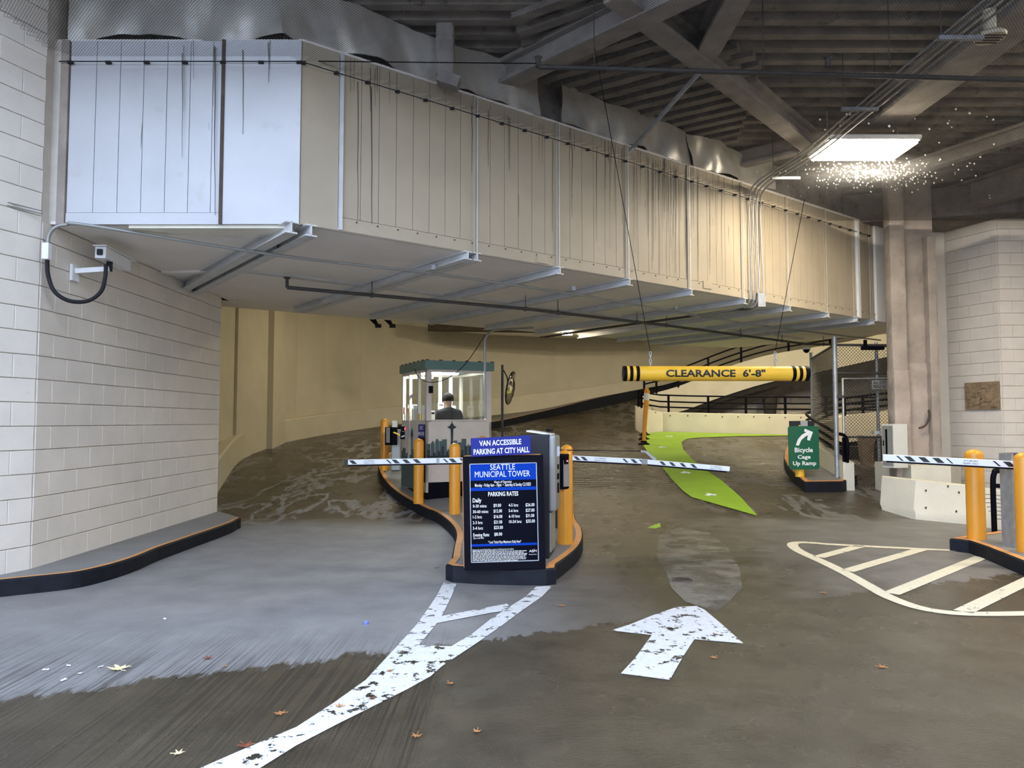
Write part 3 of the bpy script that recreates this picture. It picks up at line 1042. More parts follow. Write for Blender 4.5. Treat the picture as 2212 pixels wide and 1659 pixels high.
def troffer(lx, ly, lz, label):
    t = thing('ceiling_lamp', (lx, ly, lz), label, 'lamp')
    q = MB(); q.box((lx, ly, lz + .03), (1.30, .74, .04), bev=.006); q.build('housing', 'white', t)
    q = MB(); q.box((lx, ly, lz - .002), (1.22, .66, .02)); q.build('diffuser', 'diffuser', t)
    for sx in (-.5, .5):
        q = MB(); q.tube([(lx + sx, ly, lz + .05), (lx + sx, ly, 5.98)], .006, 6); q.build('hanger_rod', 'galv', t)
troffer(7.7, 7.6, 5.86, 'second rectangular ceiling lamp over the gated entry curb')
def ramp_lamp(x, y, z, L, label, yaw=0):
    t = thing('strip_lamp', (x, y, z), label, 'lamp', 'strip lamps over the ramp')
    mx = frame_at(Vector((x, y, z)), yaw)
    q = MB(mx); q.box((0, 0, .05), (L + .06, .26, .07), bev=.01); q.build('housing', 'white', t)
    q = MB(mx); q.box((0, 0, 0), (L, .2, .03)); q.build('diffuser', 'ramp_lamp', t)
    for sx in (-.3, .3):
        q = MB(mx); q.tube([(L * sx, 0, .08), (L * sx, 0, 6.6 - z)], .008, 6); q.build('hanger_rod', 'galv', t)
ramp_lamp(-2.5, 18.5, 5.5, 1.2, 'strip lamp over the exit lane behind the bridge', .5)
ramp_lamp(2.6, 21.5, 5.3, 1.2, 'strip lamp over the ramp bend behind the bridge', .3)
ramp_lamp(7.2, 20.3, 5.4, 1.9, 'strip lamp above the low wall with the railing', 0)
ramp_lamp(10.2, 17.2, 5.2, 1.6, 'strip lamp above the caged bicycle ramp', 0)

# ================================================================== CURBS
def curb(name, outline, h, label, stripe_from=None, zf=field, top='walk', sw=.07, cat='curb'):
    c = Vector((sum(p[0] for p in outline) / len(outline), sum(p[1] for p in outline) / len(outline), 0))
    t = thing(name, (c.x, c.y, zf(c.y)), label, cat)
    g0 = lambda x, y: zf(y) - .1
    g1 = lambda x, y: zf(y) + h
    n = len(outline)
    ch = inset(outline, .015)
    q = MB()
    q.add([(p[0], p[1], g0(*p[:2])) for p in outline] + [(p[0], p[1], g1(*p[:2]) - .015) for p in outline] + [(p[0], p[1], g1(*p[:2])) for p in ch],
          [(i, (i + 1) % n, n + (i + 1) % n, n + i) for i in range(n)] + [(n + i, n + (i + 1) % n, 2 * n + (i + 1) % n, 2 * n + i) for i in range(n)])
    q.build('curb_face', 'black_paint', t)
    q = MB()
    q.prism(ch, lambda x, y: zf(y) + h - .05, lambda x, y: zf(y) + h - .001)
    q.build('top_surface', top, t)
    st = inset(outline, .015 + sw)
    q = MB()
    rng = range(n) if stripe_from is None else stripe_from
    for i in rng:
        j = (i + 1) % n
        q.add([(ch[i][0], ch[i][1], g1(*ch[i]) + .003), (ch[j][0], ch[j][1], g1(*ch[j]) + .003), (st[j][0], st[j][1], g1(*st[j]) + .003), (st[i][0], st[i][1], g1(*st[i]) + .003)], [(0, 1, 2, 3)])
    q.build('edge_stripe', 'orange_paint', t)
    return t
# booth island
isl_px = [(978, 1223), (976, 1205), (980, 1180), (985, 1155), (978, 1136), (960, 1118), (935, 1103), (900, 1088), (868, 1070), (842, 1050), (826, 1030), (818, 1012), (820, 998)]
isl = [onfield(x, y, .155) for x, y in isl_px]
isl = [(p.x, p.y) for p in isl]
right_px = [(1180, 1229), (1202, 1218), (1228, 1200), (1250, 1180), (1259, 1160), (1256, 1140), (1244, 1122)]
rgt = [onfield(x, y, .155) for x, y in right_px]
rgt = [(p.x, p.y) for p in rgt]
far = [(.95, 11.6), (.75, 13.0), (.2, 14.6), (-.9, 16.6), (-2.2, 17.6), (-2.9, 17.4)]
outl = [(v.x, v.y) for v in spline([Vector((*p, 0)) for p in rgt + far + isl[::-1]], 3, True)]
front = [i for i in range(len(outl))]
curb('island_curb', outl, .155, 'large black-sided island with orange edge under the parking booth', zf=field)
# curb at the left wall
lc_px = [(0, 1253), (60, 1247), (120, 1241), (175, 1234), (240, 1219), (297, 1201), (340, 1183), (384, 1168), (425, 1154), (464, 1141), (500, 1128), (511, 1122)]
lc = spline([onz(x, y, .15) for x, y in lc_px], 3)
lco = [(p.x, p.y) for p in lc]
lco = [(-6.1, 3.2), (lco[0][0] - .62, lco[0][1] - 1.2)] + lco + [(lco[-1][0] - .02, lco[-1][1] + .22), (-4.72, 11.55), (-4.72, 6.8)]
curb('wall_curb', lco, .15, 'black curb with thin orange line along the painted block wall', stripe_from=range(1, len(lco) - 3), sw=.05)
# curb on the right
rc = [onz(2092, 1167, .15), onz(2130, 1180, .15), onz(2212, 1212, .15)]
rco = [(rc[0].x, rc[0].y), (rc[1].x, rc[1].y), (rc[2].x, rc[2].y), (6.3, 6.6), (8.2, 6.9), (8.0, 9.6), (6.2, 9.3), (5.25, 8.75)]
curb('entry_curb', rco, .15, 'black curb with orange edge under the second gate', sw=.08)
# small island with the green sign
si_px = [(1820, 1040), (1738, 1041), (1715, 1022), (1700, 1005), (1693, 990), (1694, 975), (1706, 955)]
si = [onfield(x, y, .2) for x, y in si_px]
sio = [(p.x, p.y) for p in si] + [(6.75, 16.9), (6.75, 14.2)]
curb('sign_island_curb', sio, .2, 'small pointed black curb under the green bicycle sign', sw=.09)

# ================================================================== BOLLARDS
def bollard(px, py_base, label, r=.084, H=1.07, dz=.155, group='yellow bollards'):
    p = onfield(px, py_base, dz)
    q = MB()
    prof = [(r * 1.0, 0), (r, .02), (r, H - .07)] + [(r * math.cos(a), H - .07 + .07 * math.sin(a)) for a in (R(15), R(35), R(55), R(72), R(84))]
    q.lathe((p.x, p.y, p.z - .005), prof, 24)
    o = q.build('bollard', 'bollard', None, 35)
    return tag(o, label, 'bollard', group), p
bollard(830, 1016, 'yellow-orange bollard behind the left card reader, at the booth door')
bollard(904, 1087, 'yellow-orange bollard in front of the booth side door poster')
bollard(982, 1110, 'yellow-orange bollard close to the dark back of the rate board')
_, bp = bollard(1221, 1174, 'yellow-orange bollard carrying the black card reader', r=.088)
bollard(1225, 1124, 'yellow-orange bollard half hidden behind the card reader one')
bollard(2110, 1164, 'yellow-orange bollard at the curb corner before the concrete barrier', r=.10, dz=.15)
bollard(2220, 1192, 'yellow-orange bollard cut by the picture edge beside the dark gate post', r=.10, dz=.15)

# black card reader on the bollard
t = thing('card_reader', (bp.x, bp.y, 1.0), 'black card reader with red light fixed to the entry bollard', 'card reader')
mx = frame_at(at(1214, 1018, bp.y - .06), R(35))
q = MB(mx); q.box((0, 0, 0), (.13, .12, .40), bev=.012); q.build('body', 'black', t)
q = MB(mx); q.box((.01, -.064, -.02), (.085, .012, .30), bev=.004); q.build('face_plate', 'grey', t)
q = MB(mx); q.box((.0, -.073, .12), (.06, .01, .07)); q.build('lens', 'black', t)
q = MB(mx); q.box((.012, -.08, .12), (.014, .006, .014)); q.build('status_light', 'led', t)

# ticket machine behind the rate board
mb = onz(1178, 1203, .155)
t = thing('ticket_machine', (mb.x, mb.y, .155), 'tall dark ticket machine with grey front panel behind the rate board', 'ticket machine')
mx = Matrix.Translation((xat(1186, 7.42), 7.42, .155)) @ Matrix.Rotation(R(80), 4, 'Z')      # local -y looks to the entry lane
q = MB(mx); q.box((.21, .16, .63), (.42, .32, 1.26), bev=.01); q.build('cabinet', 'dark_grey', t)
q = MB(mx); q.box((.21, -.03, .86), (.41, .07, .78), bev=.02); q.build('front_panel', 'grey', t)
q = MB(mx); q.box((.21, -.006, .26), (.37, .02, .40), bev=.004); q.build('lower_panel', 'grey', t)
q = MB(mx); q.box((.24, -.068, 1.08), (.17, .012, .10)); q.build('display', 'monitor_glow', t)
for c, d in (((.20, -.07, .92), (.04, .016, .05)), ((.20, -.07, .82), (.09, .016, .06)), ((.2, -.07, .70), (.07, .016, .10))):
    q = MB(mx); q.box(c, d); q.build('slot', 'black', t)
q = MB(mx); q.box((.26, .12, 1.275), (.36, .26, .015), Matrix.Rotation(R(8), 3, 'X')); q.build('clipboard', 'white', t)
q = MB(mx); q.box((.30, .03, 1.30), (.30, .04, .03)); q.build('lid_bar', 'black', t)

# ================================================================== RATE BOARD with its screen, VAN ACCESSIBLE board
ROLL = R(-1.1)
bb = at(1091, 1222, 6.93)
RW, RH = .768, 1.07
mx = frame_at(Vector((bb.x, 6.93, .152)), R(3), R(-1.5), ROLL)
t = thing('rate_board', (bb.x, 6.93, .152), 'black framed lit parking rate board at the nose of the island', 'sign')
q = MB(mx); q.box((0, .09, RH / 2), (RW + .015, .12, RH + .012), bev=.03); q.build('back_box', 'orange_paint', t)
q = MB(mx)
fw = .062
q.box((-RW / 2 + fw / 2, 0, RH / 2), (fw, .07, RH)); q.box((RW / 2 - fw / 2, 0, RH / 2), (fw, .07, RH))
q.box((0, 0, RH - .035), (RW - 2 * fw, .07, .07)); q.box((0, 0, .035), (RW - 2 * fw, .07, .07))
q.build('frame', 'black', t)
q = MB(mx); q.box((0, .01, RH / 2), (RW - 2 * fw, .05, RH - .14)); scr = q.build('screen', 'screen', t)
q = MB(mx)
for a, b, c, d in ((-RW / 2 + fw, RW / 2 - fw, .07, .078), (-RW / 2 + fw, RW / 2 - fw, RH - .078, RH - .07), (-RW / 2 + fw, -RW / 2 + fw + .008, .07, RH - .07), (RW / 2 - fw - .008, RW / 2 - fw, .07, RH - .07)):
    q.box(((a + b) / 2, -.02, (c + d) / 2), (b - a, .02, d - c))
q.build('bezel', 'galv', t)
def zb(zx, zy):                        # crop coordinates of the board -> board plane
    xl, xr = 95 + (zy - 325) * 20 / 1115, 900 + (zy - 290) * 35 / 1140
    yt, yb = 325 - (zx - 95) * 35 / 805, 1440 - (zx - 115) * 10 / 820
    return (-RW / 2 + (zx - xl) / (xr - xl) * RW, RH - (zy - yt) / (yb - yt) * RH)
def brect(mb_, x0, y0, x1, y1, y=-.018, th=.004):
    a, b = zb(x0, y0), zb(x1, y1)
    mb_.box(((a[0] + b[0]) / 2, y, (a[1] + b[1]) / 2), (abs(b[0] - a[0]), th, abs(b[1] - a[1])))
q = MB(mx); brect(q, 164, 374, 836, 540); q.build('header_band', 'header_blue', t)
for yy in (640, 1194):
    q = MB(mx); brect(q, 172, yy - 6, 846, yy + 4); q.build('blue_rule', 'header_blue', t)
def bt(s, x0, x1, ybase, ytop, bold=0.0):
    a, b, c = zb(x0, ybase), zb(x1, ybase), zb((x0 + x1) / 2, ytop)
    tx = MB(mx)
    text(tx, s, a[0], b[0], (a[1] + b[1]) / 2, c[1], -.0225, bold)
    tx.build('lettering', 'screen_text', t)
bt('SEATTLE', 370, 620, 448, 393)
bt('MUNICIPAL TOWER', 217, 772, 520, 461)
bt('Hours of Operation', 412, 588, 580, 557, .01)
bt('Monday - Friday 6am - 10pm  \u2022  Saturday & Sunday CLOSED', 218, 782, 614, 582, .01)
bt('PARKING RATES', 351, 655, 710, 667, .02)
bt('Daily', 196, 284, 776, 735, .02)
for s, y in (('0-30 mins:', 826), ('30-60 mins:', 881), ('1-2 hrs:', 934), ('2-3 hrs:', 989), ('3-4 hrs:', 1044)):
    bt(s, 198, {'0-30 mins:': 337, '30-60 mins:': 355, '1-2 hrs:': 290, '2-3 hrs:': 297, '3-4 hrs:': 302}[s], y, y - 30, .012)
for s, x0, x1, y in (('$9.00', 405, 482, 820), ('$12.00', 406, 491, 875), ('$16.00', 408, 495, 930), ('$21.00', 410, 494, 984), ('$23.00', 411, 501, 1038), ('$8.00', 414, 494, 1104)):
    bt(s, x0, x1, y, y - 32, .012)
for s, x0, x1, y in (('4-5 hrs:', 557, 655, 815), ('5-6 hrs:', 558, 656, 870), ('6-10 hrs:', 560, 672, 925), ('10-24 hrs:', 562, 690, 979)):
    bt(s, x0, x1, y, y - 30, .012)
for s, x0, x1, y in (('$26.00', 728, 819, 812), ('$27.00', 730, 819, 866), ('$31.00', 732, 817, 920), ('$35.00', 734, 824, 975)):
    bt(s, x0, x1, y, y - 32, .012)
bt('Evening Rate:', 203, 365, 1110, 1078, .012)
bt('5pm until 6am', 204, 310, 1134, 1116)
bt('* Lost Ticket Pays Maximum Daily Rate*', 352, 686, 1176, 1150, .01)
bt('Disclaimer: By using this Parking Facility, you agree to the following terms and conditions', 196, 612, 1246, 1230)
bt('ABM', 766, 842, 1270, 1246)
bt('Parking Services', 766, 842, 1296, 1286)
rnd = random.Random(2)
tx = MB(mx)
for k, (yy, xe) in enumerate(((1256, 748), (1269, 716), (1282, 746), (1295, 742), (1309, 738), (1322, 738), (1335, 734), (1348, 652))):
    x = 196
    while x < xe - 6:                  # the terms are too small to read: rows of word-long dashes
        w = rnd.uniform(12, 38)
        brect(tx, x, yy - 3.2, min(x + w, xe), yy + 2.0, -.0205, .002)
        x += w + 5
tx.build('fine_print', 'screen_text', t)['kind'] = 'stuff'
q = MB(mx); brect(q, 814, 1237, 824, 1246, -.021); q.build('red_mark', 'red', t)

vb = at(1083, 985, 6.90)
mx = frame_at(at(1083, 984, 6.90), R(3), 0, R(-2.6))
t = thing('van_parking_sign', at(1083, 984, 6.90), 'blue VAN ACCESSIBLE board fixed on top of the rate board', 'sign')
sw_, sh_ = 129 / F * 6.9, 40 / F * 6.9
q = MB(mx); q.box((0, 0, sh_ / 2), (sw_, .02, sh_), bev=.003); q.build('panel', 'sign_blue', t)
q = MB(mx)
text(q, 'VAN ACCESSIBLE', -.205, .195, sh_ * .57, sh_ * .85, -.0125, .02)
q.build('lettering', 'text_white', t)
q = MB(mx)
text(q, 'PARKING AT CITY HALL', -.262, .268, sh_ * .12, sh_ * .41, -.0125, .02)
q.build('lettering', 'text_white', t)
q = MB(mx); q.box((-.15, .23, -.02), (.04, .02, .2)); q.box((-.15, .12, .05), (.04, .22, .02)); q.build('mounting_strap', 'black', t)
q = MB(mx); q.box((.15, .23, -.02), (.04, .02, .2)); q.box((.15, .12, .05), (.04, .22, .02)); q.build('mounting_strap', 'black', t)

# ================================================================== BARRIER ARMS
def arm_part(t, A, B, h, stripes, label_at=None, lean=1, cap=(0.02, .02)):
    A, B = Vector(A), Vector(B)
    d = B - A
    L = d.length
    yaw = math.atan2(d.y, d.x)
    tilt = -math.asin(d.z / L)
    mx = Matrix.Translation(A) @ Matrix.Rotation(yaw, 4, 'Z') @ Matrix.Rotation(tilt, 4, 'Y')
    q = MB(mx); q.box((L / 2, 0, 0), (L, .045, h), bev=.004); arm = q.build('arm', 'white', t)
    q = MB(mx); q.box((L / 2, 0, -h / 2 - .009), (L - .08, .03, .018)); q.build('rubber_edge', 'black', t)
    for x0, w in stripes:
        q = MB(mx)
        s = h * .80 * lean
        zz = h * .36
        a, b = x0 * L, (x0 + w) * L
        q.plate([(a, zz), (b, zz), (b + s, -zz), (a + s, -zz)], -.0235, -.0255)
        q.build('stripe', 'text_black', t)
    if label_at:
        c = label_at * L
        q = MB(mx); q.box((c, -.0235, 0), (.19, .003, h * .78)); lab = q.build('label', 'paper', t)
        q = MB(mx)
        text(q, 'AUTOMOBILE', c - .07, c + .07, .006, h * .30, -.0256, .01)
        q.build('lettering', 'text_black', lab)
        q = MB(mx)
        text(q, 'TRAFFIC ONLY', c - .078, c + .078, -h * .32, -.006, -.0256, .01)
        q.build('lettering', 'text_black', lab)
    return mx, L
# left arm over the exit lane
A, B = at(746, 998.5, 9.7), at(1100, 992.5, 9.4)
t = thing('barrier_gate', (B.x, B.y, .155), 'black and white barrier arm across the exit lane in front of the booth', 'barrier')
st = [((x - 746) / 354, w / 354) for x, w in ((837, 4), (849, 10), (872, 10), (895, 10), (960, 4), (972, 10), (995, 10), (1018, 10), (1041, 10), (755, 10))]
mx, L = arm_part(t, A, B, .068, st, (800 - 746) / 354)
q = MB(mx); q.box((L * .575, -.0, 0), (.04, .05, .074)); q.build('joint', 'grey', t)
q = MB(mx); q.box((.02, 0, 0), (.05, .05, .074)); q.build('end_cap', 'text_black', t)
q = MB(); q.box((B.x, B.y + .12, .155 + .5), (.26, .2, 1.0), bev=.01); q.build('gate_housing', 'dark_grey', t)
# entry arm, in two hinged lengths
A, Bm, C = at(1212, 988, 9.5), at(1392, 997, 9.3), at(1576, 1013, 9.1)
t = thing('barrier_gate', (A.x - .1, A.y, .155), 'hinged black and white barrier arm across the entry lane with a bracket and cable', 'barrier')
mx, L = arm_part(t, A, Bm, .064, [((x - 1212) / 180, w / 180) for x, w in ((1218, 8), (1239, 8), (1255, 8), (1345, 5), (1362, 8), (1380, 4))], (1298 - 1212) / 180)
arm_part(t, Bm, C, .06, [((x - 1392) / 184, 8 / 184) for x in (1424, 1445, 1468, 1491)], (1547 - 1392) / 184)
q = MB(); q.box((A.x - .1, A.y + .12, .155 + .5), (.26, .2, 1.0), bev=.01); q.build('gate_housing', 'dark_grey', t)
hb = [at(1384, 974.5, 9.3), at(1396, 976, 9.3), at(1407, 986, 9.28), at(1416, 993, 9.27)]
q = MB(); q.bar(hb[0], hb[1], .03, .03); q.bar(hb[1], hb[2], .03, .03); q.bar(hb[2], hb[3], .03, .035); q.build('hinge_bracket', 'grey', t)
q = MB(); q.tube([at(1205, 972, 9.5), hb[0]], .006, 6); q.build('cable', 'black', t)
q = MB(); q.box((Bm.x, Bm.y, Bm.z), (.07, .06, .07)); q.tube([(Bm.x, Bm.y - .04, Bm.z), (Bm.x, Bm.y - .028, Bm.z)], .02, 10); q.build('hinge', 'grey', t)
# arm on the right
A, B = at(1907, 988, 8.5), at(2204, 1004, 8.05)
t = thing('barrier_gate', (B.x, B.y, .15), 'black and white barrier arm before the concrete barrier, over the entry curb', 'barrier')
mx, L = arm_part(t, A, B, .075, [((x - 1907) / 297, w / 297) for x, w in ((1936, 5), (1954, 14), (1985, 15), (2016, 15), (2046, 4), (2145, 5), (2166, 15))], (2099 - 1907) / 297)
q = MB(); q.box((B.x + .06, B.y + .14, .15 + .52), (.22, .24, 1.04), bev=.01); q.build('gate_housing', 'dark_grey', t)
q = MB(); q.box((B.x - .07, B.y + .12, .15 + .52), (.03, .20, 1.04)); q.build('side_channel', 'galv', t)

# ================================================================== CLEARANCE BAR
D = 8.86
a, b = at(1346, 807, D), at(1744, 806.5, D)
t = thing('clearance_bar', (a + b) / 2, 'yellow CLEARANCE bar hanging over the entry lane', 'sign')
rb = 16.2 / F * D
L = (b - a).length
mx = Matrix.Translation(a)
def ring(x0, x1, r, m, nm):
    q = MB(mx @ Matrix.Rotation(R(90), 4, 'Y'))
    q.lathe((0, 0, 0), [(r, x0), (r, x1)], 48)
    return q.build(nm, m, t, 40)
ring(0, L, rb, 'yellow', 'tube')
for x0, x1 in ((-.002, 7), (13, 20), (27, 34)):
    ring(x0 / 398 * L, x1 / 398 * L, rb + .002, 'black', 'stripe')
for x0, x1 in ((361.5, 369), (376, 383), (389.5, 398.5)):
    ring(x0 / 398 * L, x1 / 398 * L, rb + .002, 'black', 'stripe')
q = MB()
vs, fs = [], []
tmp = MB()
text(tmp, 'CLEARANCE  6\'-8"', (1435 - 1346) / 398 * L, (1648 - 1346) / 398 * L, -.042, .045, 0, .03)
bm = bmesh.new()
bv = [bm.verts.new(v) for v in tmp.v]
for f in tmp.f:
    try:
        bm.faces.new([bv[i] for i in f])
    except ValueError:
        pass
for zc in (-.035, -.024, -.012, 0, .012, .024, .035):
    bmesh.ops.bisect_plane(bm, geom=list(bm.verts) + list(bm.edges) + list(bm.faces), plane_co=(0, 0, zc), plane_no=(0, 0, 1))
bm.verts.index_update()
tmp.v, tmp.f = [v.co.copy() for v in bm.verts], [tuple(v.index for v in f.verts) for f in bm.faces]
bm.free()
for v in tmp.v:                       # wrap the lettering on the tube
    ang = v.z / rb
    q.v.append(a + Vector((v.x, -(rb + .004) * math.cos(ang), (rb + .004) * math.sin(ang))))
q.f = tmp.f
q.build('lettering', 'text_black', t)
for px, (tx_, ty_), td in ((1405, (1284, 100), 7.6), (1675, (1738, 430), 8.75)):
    p = at(px, 791, D)
    c = MB()
    for k in range(4):
        o = Vector((0, 0, .02 + k * .045))
        ax = (1, 0, 0) if k % 2 else (0, 1, 0)
        pts = [p + o + Vector((ax[0] * .014 * math.cos(g), ax[1] * .014 * math.cos(g), .028 * math.sin(g))) for g in [i * math.pi / 5 for i in range(10)]]
        c.tube(pts, .005, 5, True)
    c.build('chain', 'galv', t)
    c = MB()
    topz = 5.95 if px == 1405 else 4.95
    c.tube([p + Vector((0, 0, .18)), at(tx_, ty_, td)], .004, 5)
    c.build('hanging_cable', 'black', t)

# ================================================================== CONDUITS AND PIPES
def pipe(name, pts, r, m, label, k=0, n=8, cat='pipe'):
    q = MB()
    q.tube(spline(pts, k) if k else pts, r, n)
    return tag(q.build(name, m, None, 50), label, cat)
# four conduits along the ceiling, bending down the fascia
run = thing('conduit_run', (4.2, 9.5, 5.3), 'run of parallel conduits on the ceiling that bends down the slanting wall', 'conduit')
for i in range(4):
    xo = 4.02 + i * .085
    u = (1612 + i * 8.5)
    bottom = F0 + DF * (7.35 + i * .1) + NF * .05
    q = MB()
    q.tube(spline([(xo + .3, 4.5, 5.33), (xo + .15, 8, 5.33), Vector((bottom.x, bottom.y, 5.33)) * .12 + Vector((xo + .1, 9.8, 5.33)) * .88,
                   (bottom.x + .03, bottom.y - .25, 5.30), (bottom.x, bottom.y, 5.05), (bottom.x, bottom.y, 4.4), (bottom.x, bottom.y, 3.62), (bottom.x + JD.x * .2, bottom.y + JD.y * .2, 3.38), (bottom.x + JD.x * 1.2, bottom.y + JD.y * 1.2, 3.36)], 6), .012, 8)
    q.build('conduit', 'galv' if i != 2 else 'light_pipe', run, 50)
bx = F0 + DF * 7.6 + NF * .06
q = MB(); q.box((bx.x, bx.y, 3.5), (.12, .08, .22)); q.build('junction_box', 'galv', run)
for px, py in ((2075, 82), (1857, 236), (1697, 385)):
    p = onz(px, py, 5.29)
    q = MB(); q.bar((p.x - .22, p.y, 5.29), (p.x + .22, p.y, 5.29), .04, .04); q.build('strut', 'galv', run)
    for s in (-.19, .19):
        q = MB(); q.tube([(p.x + s, p.y, 5.28), (p.x + s, p.y, 5.98)], .006, 6); q.build('hanger_rod', 'dark_pipe', run)
# sprinkler pipe below the ceiling
t = thing('sprinkler_pipe', (2.5, 7.3, 5.2), 'dark sprinkler pipe crossing straight under the corrugated ceiling', 'pipe')
q = MB(); q.tube([(.27, 7.25, 5.19), (9.5, 7.75, 5.19)], .026, 10); q.build('pipe', 'dark_pipe', t, 50)
for x in (.27, 3.25):
    q = MB(); q.tube([(x, 7.25, 5.19), (x, 7.25, 5.27)], .03, 8); q.lathe((x, 7.25, 5.27), [(.03, 0), (.045, .02), (.03, .03)], 10); q.build('sprinkler_head', 'dark_pipe', t)
for x in (.85, 2.6, 3.9, 5.6):
    q = MB(); q.tube([(x, 7.28, 5.2), (x, 7.28, 5.98)], .006, 6); q.build('hanger_rod', 'dark_pipe', t)
# conduit from the camera corner along the soffit
t = thing('soffit_conduit', at(100, 545, 6.9), 'long pale conduit arching from the wall junction box along the soffit', 'conduit')
pts = [at(103, 525, 6.92), at(106, 508, 6.92), at(118, 492, 6.92), at(145, 485, 6.95), at(200, 488, 7.0)]
pts += [(-2.55, 7.75, 3.35), (-.95, 8.75, 3.35), (.87, 10.15, 3.35), (2.7, 11.8, 3.35), (4.6, 13.45, 3.35), (8.2, 16.0, 3.35)]
q = MB(); q.tube(spline(pts, 5), .017, 8); q.build('conduit', 'grey', t, 50)
q = MB(); q.box(at(101, 543, 6.88), (.065, .06, .16), bev=.006); q.build('junction_box', 'white', t)
for p in ((-2.55, 7.7), (-.95, 8.7), (.87, 10.1), (2.7, 11.8)):
    q = MB(); q.box((p[0], p[1], 3.42), (.05, .05, .06)); q.build('clamp', 'galv', t)
# second sprinkler pipe under the soffit
t = thing('sprinkler_pipe', (0.2, 11.0, 3.3), 'dark sprinkler pipe hung below the pale soffit joists', 'pipe')
sp_pts = [at(620, 621, 9.4), at(1135, 667, 11.05), at(1440, 703, 13.2), at(1740, 743, 16.25), at(1930, 748, 16.9)]
q = MB(); q.tube(sp_pts, .025, 8); q.build('pipe', 'dark_pipe', t, 50)
p = sp_pts[0]
q = MB(); q.tube([p, p + Vector((0, 0, .12))], .022, 8); q.lathe(p + Vector((0, 0, .11)), [(.02, 0), (.045, .01), (.045, .025)], 10); q.build('sprinkler_head', 'dark_pipe', t)
def lerp_path(pts, f):
    k = f * (len(pts) - 1)
    i = min(int(k), len(pts) - 2)
    return pts[i].lerp(pts[i + 1], k - i)
for f in (.08, .25, .30, .44, .5, .62, .7, .8):
    p = lerp_path(sp_pts, f)
    q = MB()
    q.tube([p + Vector((0, 0, .02)), (p.x, p.y, 3.49)], .007, 6)
    q.tube([p + Vector((0.035 * math.cos(g), 0, .035 * math.sin(g))) for g in [i * math.pi / 4 for i in range(8)]], .006, 5, True)
    q.build('hanger', 'dark_pipe', t)
# a pair of conduits crossing the soffit near the pillar
for off, lab in ((0, 'upper thin dark conduit crossing the soffit to the wall junction box'), (.12, 'lower thin dark conduit crossing the soffit to the wall junction box')):
    pipe('soffit_crossing_conduit', [(3.75 + off, 11.6, 3.37), (1.6 + off, 14.2, 3.37), (.6 + off, 15.6, 3.37)], .014, 'dark_pipe', lab)
# booth feed conduit
t = pipe('booth_feed_conduit', [at(1048, 905, 11.9), at(1047.5, 800, 11.9), at(1047, 745, 11.9), at(1050, 728, 11.95), at(1060, 717, 12.1), at(1078, 712, 12.4), at(1150, 708, 13.4)], .02, 'grey', 'grey conduit rising past the booth corner to the soffit', 4)

pipe('booth_cable', [at(1048, 722, 11.95), at(1030, 752, 12.0), at(1000, 792, 12.1), at(965, 818, 12.15), at(930, 826, 12.1), at(905, 815, 12.3), at(895, 795, 12.75)], .006, 'black', 'thin black cable drooping in front of the booth window from the roof', 5, 6, 'cable')
for i_, (y0_, y1_, lb_) in enumerate(((433, 456, 'upper thin cable strung along the block wall face'), (440, 462, 'lower thin cable strung along the block wall face'))):
    pipe('wall_cable', [at(-80, y0_ - 16, 6.35), at(0, y0_, 6.58), at(92, y1_, 6.86)], .006, 'grey', lb_, 0, 6, 'cable')
# small lamp at the soffit edge
p = at(1225, 722, 15.8)
t = thing('bulkhead_lamp', p, 'tiny lit lamp at the far edge of the soffit', 'lamp')
q = MB(); q.box(p + Vector((0, 0, .05)), (.3, .12, .06), bev=.01); q.build('housing', 'dark_pipe', t)
q = MB(); q.box(p, (.22, .09, .04), bev=.01); q.build('lens', 'ramp_lamp', t)

# ================================================================== SECURITY CAMERA
cw = at(140, 590, 7.45)
t = thing('security_camera', (-4.6, cw.y, cw.z), 'white security camera on a bracket fixed to the block wall', 'camera')
e1 = at(236, 581, 7.6)
q = MB(); q.box((-4.555, cw.y, cw.z), (.03, .12, .17)); q.build('wall_plate', 'white', t)
q = MB(); q.bar((-4.55, cw.y, cw.z + .02), e1, .05, .05); q.build('bracket_arm', 'white', t)
c0, c1 = at(217, 545, 7.5), at(272, 574, 8.05)
q = MB(); q.bar(e1, c0.lerp(c1, .35) - Vector((0, 0, .06)), .06, .06); q.build('swivel', 'dark_grey', t)
q = MB(); q.bar(c0, c1, .11, .12); q.build('housing', 'white', t)
q = MB(); q.bar(c0 + Vector((0, -.02, .07)), c1 + Vector((0, .08, .07)), .14, .012); q.build('sun_shield', 'white', t)
q = MB(); q.box(c0 + Vector((0, -.01, .0)), (.05, .03, .06)); q.build('rear_gland', 'dark_grey', t)
q = MB()
q.tube(spline([at(102, 560, 6.9), at(104, 595, 6.95), at(118, 630, 7.0), at(150, 650, 7.1), at(190, 650, 7.25), at(218, 630, 7.4), at(227, 600, 7.5), at(229, 572, 7.55)], 5), .02, 8)
q.build('flexible_cable', 'dark_grey', t, 60)

